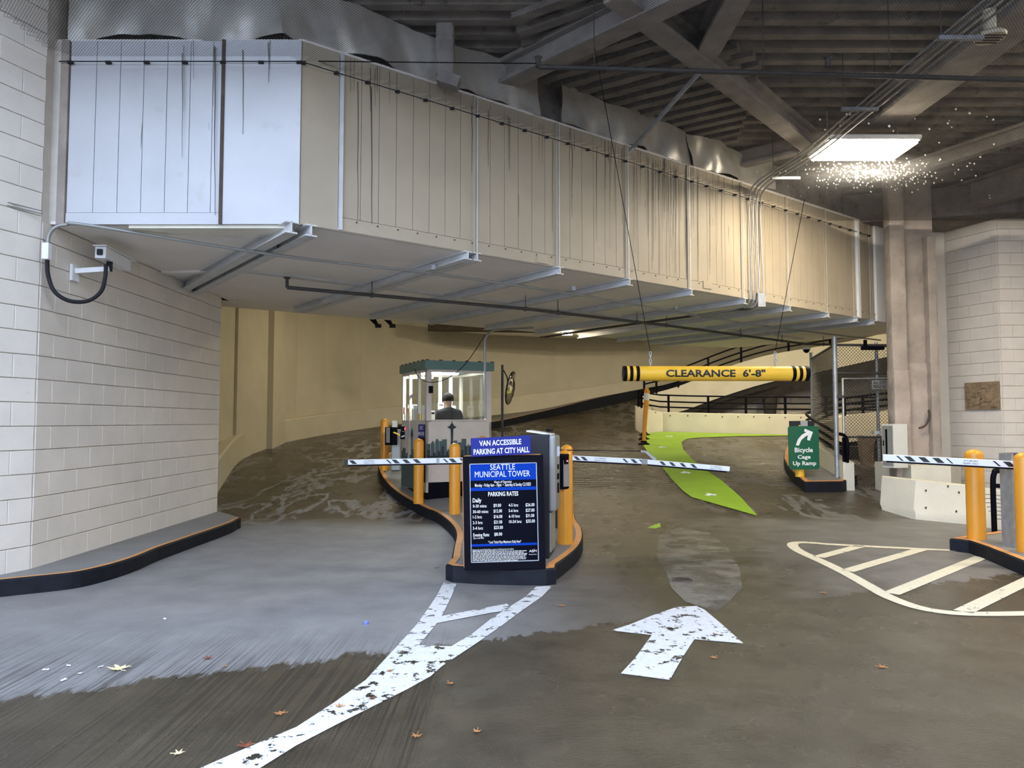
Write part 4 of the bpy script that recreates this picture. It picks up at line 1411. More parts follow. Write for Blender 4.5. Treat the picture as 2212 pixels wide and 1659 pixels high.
# ================================================================== BOOTH
K = onfield(920, 1080, .155)
YAW = R(25.5)
BM = Matrix.Translation(K) @ Matrix.Rotation(YAW, 4, 'Z')
BW, BL, BH = 1.20, 1.42, 2.36
booth = thing('parking_booth', K, 'beige parking attendant booth with teal roof and skyline mural', 'booth')
def bbox(name, c, d, m, parent=None, bev=0):
    q = MB(BM); q.box(c, d, bev=bev); return q.build(name, m, parent or booth)
WB, WT = 1.34, 2.17
bbox('plinth', (BW / 2 - .06, BL / 2, .14), (BW - .14, BL - .04, .28), 'black')
bbox('front_wall', (BW / 2, .02, (.29 + WB) / 2), (BW, .04, WB - .29), 'offwhite')
bbox('right_wall', (BW - .02, BL / 2, (.29 + WB) / 2), (.04, BL, WB - .29), 'offwhite')
bbox('back_wall', (BW / 2, BL - .02, (.29 + WB - .25) / 2), (BW, .04, WB - .54), 'offwhite')
bbox('floor_plate', (BW / 2, BL / 2, .31), (BW - .08, BL - .08, .04), 'dark_grey')
lw = bbox('left_wall', (.02, .23, (.12 + WB) / 2), (.04, .46, WB - .12), 'offwhite')
bbox('left_wall', (.02, 1.2, (.12 + WB) / 2), (.04, .44, WB - .12), 'offwhite')
door = bbox('door', (.03, .72, (.12 + WB) / 2), (.035, .50, WB - .12), 'offwhite')
bbox('door_rail', (.03, .72, 1.78), (.035, .50, .05), 'offwhite', door)
bbox('handle', (-.01, .90, 1.12), (.04, .03, .12), 'galv', door)
for x, y, w in ((.045, .045, .09), (BW - .05, .045, .1), (.03, BL - .03, .06), (BW - .03, BL - .03, .06)):
    bbox('corner_post', (x, y, (WB + WT) / 2), (w, w, WT - WB + .06), 'offwhite')
for y in (.46, .97):
    bbox('mullion', (.02, y, (WB + WT) / 2 - .1), (.05, .05, WT - WB + .3), 'offwhite')
bbox('mullion', (BW * .62, BL - .02, (WB + WT) / 2 - .1), (.06, .05, WT - WB + .2), 'white')
bbox('mullion', (BW * .80, BL - .02, (WB + WT) / 2 - .1), (.06, .05, WT - WB + .2), 'white')
for c, d in (((BW / 2, .045, WT + .025), (BW, .06, .06)), ((BW / 2, BL - .03, WT + .025), (BW, .06, .06)), ((.03, BL / 2, WT + .025), (.06, BL, .06)), ((BW - .03, BL / 2, WT + .025), (.06, BL, .06))):
    bbox('header', c, d, 'offwhite')
bbox('window_pane', (BW / 2, .03, (WB + WT) / 2), (BW - .2, .006, WT - WB), 'glass')
bbox('window_pane', (BW - .03, BL / 2, (WB + WT) / 2), (.006, BL - .12, WT - WB), 'glass')
bbox('window_pane', (BW / 2, BL - .03, (WB + WT) / 2 - .12), (BW - .12, .006, WT - WB + .24), 'glass')
for y0, y1 in ((.09, .44), (.49, .94), (1.0, 1.36)):
    bbox('window_pane', (.025, (y0 + y1) / 2, (WB + WT) / 2), (.006, y1 - y0, WT - WB), 'glass')
bbox('window_sill', (BW / 2, .0, WB), (BW - .16, .05, .02), 'offwhite')
roof = bbox('roof', (BW / 2, BL / 2, 2.285), (BW + .08, BL + .08, .15), 'teal')
for i in range(6):
    for c, d in (((i / 5 * BW, -.035, 2.365), (.05, .03, .02)), ((-.035, (i + .5) / 6 * BL, 2.365), (.03, .05, .02))):
        q = MB(BM); q.box(c, d); q.build('roof_clip', 'rust', roof)
bbox('ceiling_lamp', (BW * .38, BL * .5, 2.185), (.70, .25, .025), 'booth_lamp')
# mural on the front and the side: skyline and an observation tower
rnd = random.Random(11)
def skyline(mxs, x0, x1, parent, dark_from=.72):
    q = MB(mxs); q2 = MB(mxs)
    x = x0
    while x < x1 - .02:
        w = min(rnd.uniform(.045, .085), x1 - x)
        h = rnd.uniform(.84, 1.02)
        q.box((x + w / 2, -.003, (.70 + h) / 2), (w, .006, h - .70))
        if rnd.random() < .4:
            q.plate([(x, h), (x + w, h), (x + w / 2, h + .05)], -.006, 0)
        x += w + (rnd.uniform(.0, .02))
    x = x0
    while x < x1 - .02:
        w = min(rnd.uniform(.035, .06), x1 - x)
        h = rnd.uniform(.78, .90)
        q2.box((x + w / 2, -.006, (.69 + h) / 2), (w, .010, h - .69))
        x += w + rnd.uniform(.015, .05)
    q2.box(((x0 + x1) / 2, -.006, .715), (x1 - x0, .010, .05))
    q.build('skyline_mural', 'mural_mid', parent); q2.build('skyline_mural', 'mural_dark', parent)
skyline(BM, .01, BW * .80, booth)
q = MB(BM)
tx0 = .46
q.plate([(tx0 - .035, .72), (tx0 + .035, .72), (tx0 + .016, 1.0), (tx0 + .022, 1.2), (tx0 - .022, 1.2), (tx0 - .016, 1.0)], -.014, 0)
q.plate([(tx0 - .03, 1.19), (tx0 + .03, 1.19), (tx0 + .085, 1.225), (tx0 + .03, 1.25), (tx0 + .02, 1.28), (tx0 + .004, 1.285), (tx0, 1.33), (tx0 - .004, 1.285), (tx0 - .02, 1.28), (tx0 - .03, 1.25), (tx0 - .085, 1.225)], -.014, 0)
q.build('tower_mural', 'mural_dark', booth)
q = MB(BM); q.lathe((0, 0, 0), [(.09, -.004), (.09, .004)], 20)
q.v = [BM @ (Matrix.Rotation(R(90), 4, 'X') @ (BM.inverted() @ v)) + (BM.to_3x3() @ Vector((BW * .86, -.006, .98))) for v in q.v]
q.build('sun_mural', 'orange_paint', booth)
SM = BM @ Matrix.Translation((0, BL, 0)) @ Matrix.Rotation(R(-90), 4, 'Z')      # side face: local x from the far corner to the near corner
rnd = random.Random(5)
q = MB(SM)
x = .02
while x < BL - .5:
    w = rnd.uniform(.04, .09); h = rnd.uniform(.55, .85)
    q.box((x + w / 2, -.004, (.13 + h) / 2), (w, .008, h - .13)); x += w
q.build('skyline_mural', 'mural_mid', booth)
q = MB(SM); q.plate([(.62, .6), (.64, .6), (.64, 1.02), (.67, 1.08), (.63, 1.2), (.59, 1.08), (.62, 1.02)], -.008, 0); q.build('tower_mural', 'mural_dark', booth)
po = MB(SM); po.box((BL - .22, -.008, .78), (.34, .012, .98)); post = po.build('rate_poster', 'screen', booth)
po = MB(SM); po.box((BL - .22, -.013, 1.16), (.34, .006, .22)); po.build('poster_header', 'sign_blue', post)
po = MB(SM)
text(po, 'SEATTLE', BL - .30, BL - .14, 1.18, 1.24, -.018, .02); po.build('lettering', 'text_white', post)
po = MB(SM)
text(po, 'MUNICIPAL TOWER', BL - .375, BL - .065, 1.08, 1.14, -.018, .02)
po.build('lettering', 'text_white', post)
po = MB(SM)
for k in range(5):
    for c in (BL - .33, BL - .16):
        po.box((c, -.016, .86 - k * .08), (.07, .004, .022))
po.build('rate_rows', 'text_white', post)['kind'] = 'stuff'
bbox('sticker', (-.002, 1.28, 1.52), (.006, .06, .12), 'red'); bbox('sticker', (-.002, 1.22, 1.40), (.006, .06, .14), 'paper'); bbox('sticker', (.0, .40, 1.40), (.006, .09, .11), 'yellow')
bbox('alarm_bell', (-.02 + .09, -.02, 1.86), (.07, .03, .12), 'black')
# red fee display on the far side corner
fd = BM @ Vector((-.10, 1.30, 1.20))
t = thing('fee_display', fd, 'small box with red glowing digit beside the booth door', 'display')
mxd = Matrix.Translation(at(874, 926, fd.y)) @ Matrix.Rotation(R(6), 4, 'Z')
q = MB(mxd); q.box((.02, .06, 0), (.15, .2, .11), bev=.006); q.build('case', 'offwhite', t)
q = MB(mxd); q.box((-.012, -.044, 0), (.11, .012, .09)); q.build('screen', 'screen', t)
q = MB(mxd); text(q, '0', 0.0, .035, -.033, .033, -.052, .02); q.build('digit', 'led', t)
q = MB(mxd); q.box((-.03, .02, -.12), (.10, .1, .15), bev=.01); q.build('card_slot_case', 'black', t)
q = MB(mxd); q.box((-.03, -.035, -.14), (.06, .01, .025), Matrix.Rotation(R(-20), 3, 'Y')); q.build('white_tag', 'white', t)
# interior furniture
for i, (y0, y1) in enumerate(((.12, .41), (.52, .91))):
    q = MB(BM); q.box((.06, (y0 + y1) / 2, 1.47), (.008, y1 - y0, .26)); o = q.build('pale_window_sheet', 'paper')  # white sheets added so the lower side windows look pale
    tag(o, ('white sheet added for the pale glow low in the booth side window by the front corner', 'white sheet added for the pale glow low in the booth door window')[i], 'paper', 'sheets behind the booth side windows')
dk = thing('booth_desk', BM @ Vector((.6, 1.15, .31)), 'white desk inside the booth under the back window', 'desk')
bbox('desk_top', (BW / 2, BL - .27, 1.18), (BW - .14, .44, .03), 'white', dk)
for x in (.12, BW - .12):
    bbox('leg', (x, BL - .27, .74), (.04, .4, .86), 'white', dk)
mo = thing('cash_terminal', BM @ Vector((.28, 1.1, 1.19)), 'dark cash terminal standing on the booth desk', 'terminal')
bbox('body', (.30, BL - .30, 1.31), (.26, .20, .10), 'dark_grey', mo, .02); bbox('screen_head', (.30, BL - .28, 1.43), (.24, .08, .14), 'dark_grey', mo, .02); bbox('stand', (.30, BL - .28, 1.25), (.1, .1, .10), 'dark_grey', mo)
pt = thing('receipt_printer', BM @ Vector((.14, .3, 1.19)), 'pale receipt printer behind the front window corner', 'printer')
bbox('body', (.17, .26, 1.42), (.11, .14, .16), 'white', pt, .012); bbox('slot', (.17, .186, 1.46), (.08, .008, .03), 'black', pt); bbox('stand', (.17, .26, .85), (.05, .05, 1.0), 'dark_grey', pt)
for i, (x, z, w, h) in enumerate(((.20, 1.60, .20, .07), (.75, 1.60, .12, .16), (.98, 1.52, .14, .2))):
    q = MB(BM); q.box((x, BL - .06, z), (w, .006, h)); o = q.build('notice_sheet', 'paper')
    tag(o, ('white rate notice taped low in the booth back window', 'white sheet taped to the booth mullion', 'white sheet taped near the booth right corner')[i], 'paper', 'notices in the booth windows')
    q = MB(BM); q.box((x, BL - .065, z + h * .2), (w * .7, .004, h * .12)); q.build('print_line', 'dark_grey', o)

# ------------------------------------------------------------------ person in the booth, seen from behind
def skin_body(name, joints, edges, material, parent=None, levels=2, root=0):
    me = bpy.data.meshes.new(name)
    me.from_pydata([j[0] for j in joints], edges, [])
    o = bpy.data.objects.new(name, me)
    COL.objects.link(o)
    md = o.modifiers.new('skin', 'SKIN')
    md.use_smooth_shade = True
    for i, j in enumerate(joints):
        r = j[1] if isinstance(j[1], tuple) else (j[1], j[1])
        me.skin_vertices[0].data[i].radius = r
        me.skin_vertices[0].data[i].use_root = (i == root)
    sd = o.modifiers.new('sub', 'SUBSURF')
    sd.levels = levels
    sd.render_levels = levels
    dg = bpy.context.evaluated_depsgraph_get()
    m2 = bpy.data.meshes.new_from_object(o.evaluated_get(dg))
    o.modifiers.clear()
    o.data = m2
    m2.materials.clear()
    m2.materials.append(M[material])
    if parent:
        o.parent = parent
    return o
pc = BM @ Vector((.62, .58, .33))
per = thing('person', pc, 'person in dark jacket and cap sitting in the booth, seen from behind', 'person')
per.rotation_euler = (0, 0, YAW)
hz = 1.36                               # seated head centre above the booth floor
J = [((0, 0, .78), (.15, .12)), ((0, .02, .98), (.15, .11)), ((0, .03, 1.12), (.17, .11)), ((0, .02, 1.18), (.10, .08)), ((0, .03, 1.25), .055), ((0, .05, 1.31), (.075, .085)), ((0, .06, 1.40), (.085, .10)), ((0, .06, 1.46), (.06, .075)),
     ((.18, .02, 1.12), .065), ((.25, .10, .95), .052), ((.20, .36, .90), .040), ((.16, .44, .92), .030),
     ((-.18, .02, 1.12), .065), ((-.25, .10, .95), .052), ((-.20, .36, .90), .040), ((-.16, .44, .92), .030),
     ((.10, .10, .76), .085), ((.12, .42, .76), .065), ((.12, .44, .34), .048), ((.12, .54, .30), .04),
     ((-.10, .10, .76), .085), ((-.12, .42, .76), .065), ((-.12, .44, .34), .048), ((-.12, .54, .30), .04)]
E = [(0, 1), (1, 2), (2, 3), (3, 4), (4, 5), (5, 6), (6, 7), (2, 8), (8, 9), (9, 10), (10, 11), (2, 12), (12, 13), (13, 14), (14, 15), (0, 16), (16, 17), (17, 18), (18, 19), (0, 20), (20, 21), (21, 22), (22, 23)]
skin_body('body', J, E, 'skin', per)
JJ = [((0, 0, .74), (.19, .16)), ((0, .02, .98), (.20, .155)), ((0, .03, 1.12), (.22, .15)), ((0, .02, 1.20), (.14, .12)), ((0, .03, 1.245), .085), ((.18, .02, 1.125), .105), ((.255, .10, .95), .085), ((.205, .34, .90), .062), ((-.18, .02, 1.125), .105), ((-.255, .10, .95), .085), ((-.205, .34, .90), .052)]
skin_body('jacket', JJ, [(0, 1), (1, 2), (2, 3), (3, 4), (2, 5), (5, 6), (6, 7), (2, 8), (8, 9), (9, 10)], 'jacket', per)
JT = [((0, 0, .76), (.16, .13)), ((.10, .10, .76), .10), ((.12, .42, .76), .078), ((.12, .44, .38), .06), ((-.10, .10, .76), .10), ((-.12, .42, .76), .078), ((-.12, .44, .38), .06)]
skin_body('trousers', JT, [(0, 1), (1, 2), (2, 3), (0, 4), (4, 5), (5, 6)], 'hair', per)
hc = MB()
n, mr = 18, 9
vs, fs = [], []
for i in range(mr + 1):
    th = R(112) * i / mr
    for j in range(n):
        a_ = 2 * math.pi * j / n
        vs.append((.106 * math.sin(th) * math.cos(a_), .05 + .122 * math.sin(th) * math.sin(a_), 1.40 + .115 * math.cos(th)))
for i in range(mr):
    for j in range(n):
        fs.append((i * n + j, i * n + (j + 1) % n, (i + 1) * n + (j + 1) % n, (i + 1) * n + j))
hc.add(vs, fs)
WLOC['__l'] = Vector((0, 0, 0))
cap = hc.build('knit_cap', 'hair', None, 60)
cap.parent = per
for s in (-1, 1):
    q = MB(); q.lathe((0, 0, 0), [(.012, -.01), (.022, 0), (.012, .01)], 10)
    q.v = [Vector((s * .092 + v.z * .6, .06 + v.x, 1.385 + v.y * 1.4)) for v in q.v]
    o = q.build('ear', 'skin', None, 60); o.parent = per
q = MB(); q.tube([(0, .135, 1.42), (0, .165, 1.385), (0, .14, 1.375)], [.012, .018, .012], 8); o = q.build('nose', 'skin', None, 60); o.parent = per
for hx in (-1, 1):
    q = MB()
    for k in range(4):
        f0 = Vector((hx * (.16 - .03 + k * .016), .47, .925))
        q.tube([f0, f0 + Vector((0, .03, .005)), f0 + Vector((0, .055 - abs(k - 1.5) * .006, -.012))], .0085, 6)
    q.tube([Vector((hx * .12, .44, .925)), Vector((hx * .10, .46, .925)), Vector((hx * .09, .485, .92))], .009, 6)
    o = q.build('fingers', 'skin', None, 60); o.parent = per
st = thing('stool', pc, 'black stool under the seated booth attendant', 'stool')
q = MB(); q.lathe(pc + Vector((0, 0, .58)), [(.17, 0), (.19, .03), (.17, .07)], 18); q.build('seat', 'black', st)
q = MB(); q.tube([pc + Vector((0, 0, .02)), pc + Vector((0, 0, .58))], .03, 8); q.build('pole', 'galv', st)
q = MB(); q.lathe(pc, [(.22, 0), (.20, .02), (.05, .05)], 18); q.build('base', 'black', st)

# exit card reader beside the far bollard, with its yellow guard
eb = onfield(852, 1005, .155)
t = thing('exit_card_reader', eb, 'black card reader on a grey pedestal beside the booth, exit side', 'card reader')
q = MB(Matrix.Translation(at(845, 942, 14.6)) @ Matrix.Rotation(R(-30), 4, 'Z')); q.box((0, 0, 0), (.20, .16, .36), bev=.012); q.build('head', 'black', t)
q = MB(Matrix.Translation(at(838, 940, 14.5)) @ Matrix.Rotation(R(-30), 4, 'Z')); q.box((0, 0, 0), (.08, .02, .30)); q.build('face_plate', 'grey', t)
pb = at(857, 960, 15.0)
q = MB(); q.box((pb.x, 15.0, field(15) + .155 + .42), (.18, .24, .84), bev=.01); q.build('pedestal', 'grey', t)
q = MB(); q.box((at(853, 916, 15.0).x, 15.0, at(853, 916, 15).z), (.10, .12, .14), bev=.008); q.build('top_box', 'cabinet', t)
q = MB(); q.tube(spline([at(850, 934, 14.4), at(862, 940, 14.4), at(869, 952, 14.4), at(870, 990, 14.4), at(870, 1030, 14.3)], 4), .014, 8); q.build('guard_tube', 'yellow', t, 50)

# perforated sign post with the round convex mirror seen edge-on
pb = onfield(1085, 960, .3)
D = 17.5
pz0, pz1 = field(D) - .0, at(1085, 788, D).z
t = thing('mirror_post', (xat(1085, D), D, pz0), 'perforated steel post carrying a round mirror seen edge-on', 'post')
px_ = xat(1085, D)
q = MB(); q.box((px_, D, (pz0 + pz1) / 2), (.062, .062, pz1 - pz0)); po = q.build('post', 'dark_pipe', t)
q = MB()
z = pz0 + .1
while z < pz1:
    q.box((px_, D - .032, z), (.018, .004, .022)); z += .06
q.build('hole', 'black', po)['kind'] = 'stuff'
mc = at(1103, 838, D)
q = MB(); q.tube([(px_, D, at(1085, 795, D).z), (px_ + .12, D, at(1095, 815, D).z), tuple(mc + Vector((-.06, .0, .05)))], .014, 8); q.build('arm', 'black', t)
mmx = Matrix.Translation(mc) @ Matrix.Rotation(R(11), 4, 'Y') @ Matrix.Rotation(R(-13), 4, 'Z') @ Matrix.Rotation(R(90), 4, 'Y')
q = MB(mmx); q.lathe((0, 0, 0), [(.40, -.01), (.40, .0), (.36, .03), (.25, .06), (.1, .078), (.01, .08)], 32); mir = q.build('mirror', 'mirror', t, 50)
q = MB(mmx); q.tube([(.40 * math.cos(a_), .40 * math.sin(a_), 0) for a_ in [i * 2 * math.pi / 32 for i in range(32)]], .016, 6, True); q.build('rim', 'black', t, 50)

# ================================================================== INNER LOW WALL, RAILING, FLYING PARAPET
IW = [onfield(1375, 931, 0), onfield(1393, 937.5, 0), onfield(1432, 932, 0), onfield(1541, 935, 0), onfield(1631, 937, 0), onfield(1735, 939, 0), onfield(1900, 941, 0)]
IWt = [(1375, 876), (1397, 883), (1445, 890), (1541, 892.5), (1631, 894), (1735, 895), (1900, 896)]
q = MB()
rows = []
for p, (px, py) in zip(IW, IWt):
    tz = at(px, py, p.y).z
    rows.append([p - Vector((0, 0, .2)), Vector((p.x, p.y, tz - .02)), Vector((p.x, p.y + .03, tz)), Vector((p.x, p.y + .25, tz)), Vector((p.x, p.y + .25, p.z - .5))])
q.grid(rows)
q.add(rows[0], [(0, 1, 2, 3, 4)])
iw = struct('wall_inner', q, 'white_conc', 50)
q = MB()
for px in range(1425, 1735, 34):
    i = max(k for k in range(len(IWt)) if IWt[k][0] <= px)
    f = (px - IWt[i][0]) / (IWt[i + 1][0] - IWt[i][0])
    p = IW[i].lerp(IW[i + 1], f)
    q.box((p.x, p.y - .002, at(px, IWt[i][1] + 8, p.y).z), (.035, .012, .035))
q.build('tie_hole', 'void', iw)['kind'] = 'stuff'
rail = thing('railing', (IW[3].x, IW[3].y + .12, IW[3].z + .7), 'black three-rail railing standing on the low wall behind the green lane', 'railing')
def wtop(px, dy=.12):
    for i in range(len(IWt) - 1):
        if IWt[i][0] <= px <= IWt[i + 1][0]:
            f = (px - IWt[i][0]) / (IWt[i + 1][0] - IWt[i][0])
            p = IW[i].lerp(IW[i + 1], f)
            return Vector((p.x, p.y + dy, at(px, IWt[i][1] + f * (IWt[i + 1][1] - IWt[i][1]), p.y).z))
for hgt in (.15, .32, .52):
    q = MB()
    q.tube([wtop(px) + Vector((0, 0, hgt * (1 if px > 1400 else .95))) for px in (1382, 1400, 1440, 1500, 1560, 1640, 1730, 1760, 1899)], .026, 6)
    q.build('rail', 'black', rail)
for px in (1383, 1391, 1458, 1534, 1615, 1701, 1790, 1870):
    p = wtop(px)
    q = MB(); q.box(p + Vector((0, 0, .25)), (.06, .06, .52)); q.build('post', 'black', rail)

# parapet of the flying ramp: points on its near edge
PP = [((1386, 856), (1386, 905), 22.4), ((1440, 842), (1440, 895), 23.3), ((1480, 829), (1480, 886), 23.9), ((1560, 797), (1560, 857), 24.4), ((1650, 769), (1650, 829), 24.4), ((1745, 752), (1745, 809), 24.0), ((1830, 738), (1830, 790), 23.2), ((1930, 715), (1930, 768), 22.3), ((2040, 690), (2040, 745), 21.0)]
fin, fout, low = [], [], []
for a, b, d in PP:
    t_, b_ = at(*a, d), at(*b, d)
    fin.append([b_, t_, t_ + Vector((.03, .22, 0)), b_ + Vector((.03, .22, 0))])
    e_ = at(b[0], b[1] + 34, d)
    low.append([b_ + Vector((0, .05, 0)), e_ + Vector((0, .35, 0)), e_ + Vector((0, 3.2, .3))])
q = MB()
q.grid([sum([spline([fin[i][k] for i in range(len(fin))], 4)[j:j + 1] for k in range(4)], []) for j in range((len(fin) - 1) * 4 + 1)])
fp = struct('wall_ramp_parapet', q, 'white_conc', 50)
q = MB()
q.grid([sum([spline([low[i][k] for i in range(len(low))], 4)[j:j + 1] for k in range(3)], []) for j in range((len(low) - 1) * 4 + 1)])
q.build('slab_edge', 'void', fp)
rail2 = thing('railing', at(1560, 790, 24.5), 'black railing climbing along the upper ramp parapet', 'railing')
for k in (.18, .38, .60):
    q = MB(); q.tube(spline([Vector((fin[i][1].x + .1, fin[i][1].y + .1, fin[i][1].z + k)) for i in range(len(fin))], 4), .026, 6); q.build('rail', 'black', rail2)
for px in (1386, 1412, 1460, 1525, 1597, 1700, 1790):
    for i in range(len(PP) - 1):
        if PP[i][0][0] <= px <= PP[i + 1][0][0]:
            f = (px - PP[i][0][0]) / (PP[i + 1][0][0] - PP[i][0][0])
            p = fin[i][1].lerp(fin[i + 1][1], f) + Vector((.1, .1, .3))
            q = MB(); q.box(p, (.06, .06, .62)); q.build('post', 'black', rail2)
            break
# block wall and its column under the flying ramp
q = MB()
q.grid([[(2.0 + 0, 26.2, -.2), (2.0, 26.2, 2.0)], [(16, 26.0, -.2), (16, 26.0, 4.6)]])
bw2 = MB()
bw2.prism([(4.5, 25.4), (16, 25.4), (16, 25.7), (4.5, 25.7)], 0, lambda x, y: min(4.2, 1.6 + (x - 4.5) * .42))
wu = struct('wall_under_ramp', bw2, 'mortar')
def blk_top(x):
    return 1.45 + (x - 4.5) * .40
xb, c = 5.2, 0
z = 1.2
while z < 4.0:
    s = 5.2 - (.2 if c % 2 else 0)
    while s < 14:
        if blk_top(s) > z + .2 and s > 6.6:
            if (.394, .192) not in BLK:
                BLK[(.394, .192)] = unit_block(.394, .192)
            o = bpy.data.objects.new('block', BLK[(.394, .192)])
            COL.objects.link(o)
            o.parent = wu
            o.location = (s + .2, 25.4, z + .1)
        s += .4
    z += .2
    c += 1
cpx = at(1662, 860, 24.9)
q = MB(); q.tube([(cpx.x, 24.9, .5), (cpx.x, 24.9, 1.6), (cpx.x + .02, 24.9, 2.2), (cpx.x, 24.9, 2.9)], [.17, .18, .24, .30], 12)
q.build('pier', 'void', wu, 60)

# delineator posts
for i, (px, py, lab) in enumerate(((1391, 960, 'orange flexible post standing at the green lane edge, first of three in line'), (1391, 949, 'orange flexible post in the middle of the row of three'), (1392.5, 940, 'orange flexible post next to the low wall nose, last of three'))):
    p = onfield(px, py, 0)
    t = thing('delineator_post', p, lab, 'post', 'flexible posts by the green lane')
    lean = Vector((.09 if i != 1 else .14, .05, 0))
    H = 1.5 if i == 0 else 1.4
    q = MB(); q.lathe(p, [(.16, 0), (.16, .02), (.09, .05), (.07, .1)], 16); q.build('base', 'black', t, 40)
    q = MB(); q.tube([p + Vector((0, 0, .08)), p + lean + Vector((0, 0, H))], .055, 10); q.build('tube', 'bollard', t, 40)
    q = MB(); q.tube([p + lean * .80 + Vector((0, 0, H * .80)), p + lean * .93 + Vector((0, 0, H * .93))], .058, 10); q.build('reflective_band', 'white', t, 40)

# green lane with its bicycle marks
gl_px = [(1637, 1116), (1494, 1075), (1476, 1062), (1450, 1035), (1420, 997), (1398, 976), (1390, 963), (1392, 945), (1400, 936.5), (1432, 933), (1505, 935), (1600, 937.5), (1703, 939.5),
         (1703, 941.5), (1604, 942.5), (1510, 946), (1483, 949), (1472, 956), (1476, 972), (1497, 994), (1523, 1015), (1559, 1039), (1600, 1075)]
q = MB()
q.poly([onfield(x, y, 0) + Vector((0, -.0, .012)) for x, y in gl_px])
tag(q.build('painted_lane', 'lane_green'), 'bright green painted bicycle lane curving past the orange posts', 'road marking')
def bike(px, py, s, yaw, label):
    p = onfield(px, py, .02)
    ang = math.atan(SL) if p.y > Y0 else 0
    mx = Matrix.Translation(p) @ Matrix.Rotation(ang, 4, 'X') @ Matrix.Rotation(yaw, 4, 'Z')
    q = MB(mx)
    for cx in (-.32, .32):
        q.tube([(cx * s + .2 * s * math.cos(a_), .2 * s * math.sin(a_), 0) for a_ in [i * 2 * math.pi / 16 for i in range(16)]], .03 * s, 4, True)
    for a_, b_ in (((-.32, 0), (-.1, .3)), ((-.1, .3), (.22, .3)), ((.22, .3), (.32, 0)), ((-.1, .3), (0, 0)), ((0, 0), (.22, .3)), ((-.32, 0), (0, 0)), ((-.14, .36), (-.05, .62)), ((-.05, .62), (.2, .42))):
        q.bar((a_[0] * s, a_[1] * s, 0), (b_[0] * s, b_[1] * s, 0), .05 * s, .01)
    q.lathe((-.02 * s, .74 * s, -.004), [(.09 * s, 0), (.09 * s, .008)], 12)
    tag(q.build('bicycle_mark', 'text_white'), label, 'road marking', 'bicycle marks on the green lane')
bike(1536, 1069, .20, R(8), 'white bicycle mark near the pointed tip of the green lane')
bike(1481, 1021, .20, R(0), 'white bicycle mark just beyond the hinged barrier arm')
bike(1431, 966, .20, R(5), 'white bicycle mark beside the bases of the orange posts')
bike(1446, 942, .20, R(180), 'white bicycle mark turned over, close to the low wall')

# ================================================================== GREEN BICYCLE SIGN on its post
gb = onfield(1728, 1030, .2)
D = gb.y - .11
t = thing('bicycle_sign', gb, 'green Bicycle Cage Up Ramp sign with white arrow on a yellow post', 'sign')
q = MB(); q.lathe(gb, [(.085, 0), (.085, 1.0)], 18); q.build('post', 'yellow', t, 40)
gc = at(1737.5, 1014, D)
mx = frame_at(gc, R(2), 0, R(-.5))
sw_, sh_ = 66 / F * D, 93 / F * D
q = MB(mx)
rr = .04
outline = []
for cx, cz, a0 in ((sw_ / 2 - rr, sh_ - rr, 0), (-sw_ / 2 + rr, sh_ - rr, 90), (-sw_ / 2 + rr, rr, 180), (sw_ / 2 - rr, rr, 270)):
    outline += [(cx + rr * math.cos(R(a0 + k * 22.5)), cz + rr * math.sin(R(a0 + k * 22.5))) for k in range(5)]
q.plate(outline, -.012, .012)
q.build('panel', 'sign_green', t)
q = MB(mx)
text(q, 'Bicycle', -sw_ * .31, sw_ * .29, sh_ * .40, sh_ * .505, -.0135, .025)
q.build('lettering', 'text_white', t)
q = MB(mx)
text(q, 'Cage', -sw_ * .22, sw_ * .21, sh_ * .25, sh_ * .335, -.0135, .025)
q.build('lettering', 'text_white', t)
q = MB(mx)
text(q, 'Up Ramp', -sw_ * .38, sw_ * .39, sh_ * .10, sh_ * .19, -.0135, .025)
q.build('lettering', 'text_white', t)
q = MB(mx)
ar = [(-.27, .56), (-.17, .55), (-.08, .68), (.06, .76), (.14, .79), (.11, .68), (.20, .66), (.31, .86), (.04, .94), (.02, .87), (.10, .86), (-.06, .80), (-.19, .70)]
q.plate([(a_ * sw_, b_ * sh_) for a_, b_ in ar], -.0145, -.0125)
q.build('arrow', 'text_white', t)
q = MB(mx); q.box((0, .06, sh_ + .02), (sw_ * .8, .05, .16)); q.build('bracket', 'dark_grey', t)
q = MB(mx); q.box((.03, .03, sh_ + .045), (.14, .02, .12)); q.build('bracket_plate', 'galv', t)

# ================================================================== BICYCLE RAMP WALL, LOOP RAIL, CHAIN-LINK CAGE
def loft_wall(pts, h, th, m, name, drop=.4):
    rows = []
    for i, p in enumerate(pts):
        tv = pts[min(i + 1, len(pts) - 1)] - pts[max(i - 1, 0)]
        tv.z = 0
        tv.normalize()
        nn = Vector((-tv.y, tv.x, 0)) * th
        hb = drop(i) if callable(drop) else drop
        rows.append([Vector((p.x, p.y, p.z - hb)), p, p + nn, Vector((p.x + nn.x, p.y + nn.y, p.z - hb)), Vector((p.x, p.y, p.z - hb))])
    q = MB()
    q.grid(rows)
    q.add(rows[0][:4], [(0, 1, 2, 3)])
    q.add(rows[-1][:4], [(3, 2, 1, 0)])
    return struct(name, q, m)
nw = [at(1821, 999, 13.75), at(1797, 985, 14.4), at(1772, 968, 15.2), at(1755, 955, 16.2)]
loft_wall(nw, 1, -.2, 'white_conc', 'wall_bicycle_ramp', lambda i: nw[i].z - field(nw[i].y) + .1)
fw = [at(1752, 930, 17.6), at(1775, 915, 18.2), at(1822, 899, 18.6), at(1930, 886, 18.6), at(2060, 872, 18.2)]
w2 = loft_wall(fw, 1, .2, 'white_conc', 'wall_bicycle_ramp_far', .68)
q = MB()
q.grid([[p + Vector((0, .1, -.66)), p + Vector((0, .5, -1.05)), p + Vector((0, 3, -1.0))] for p in fw])
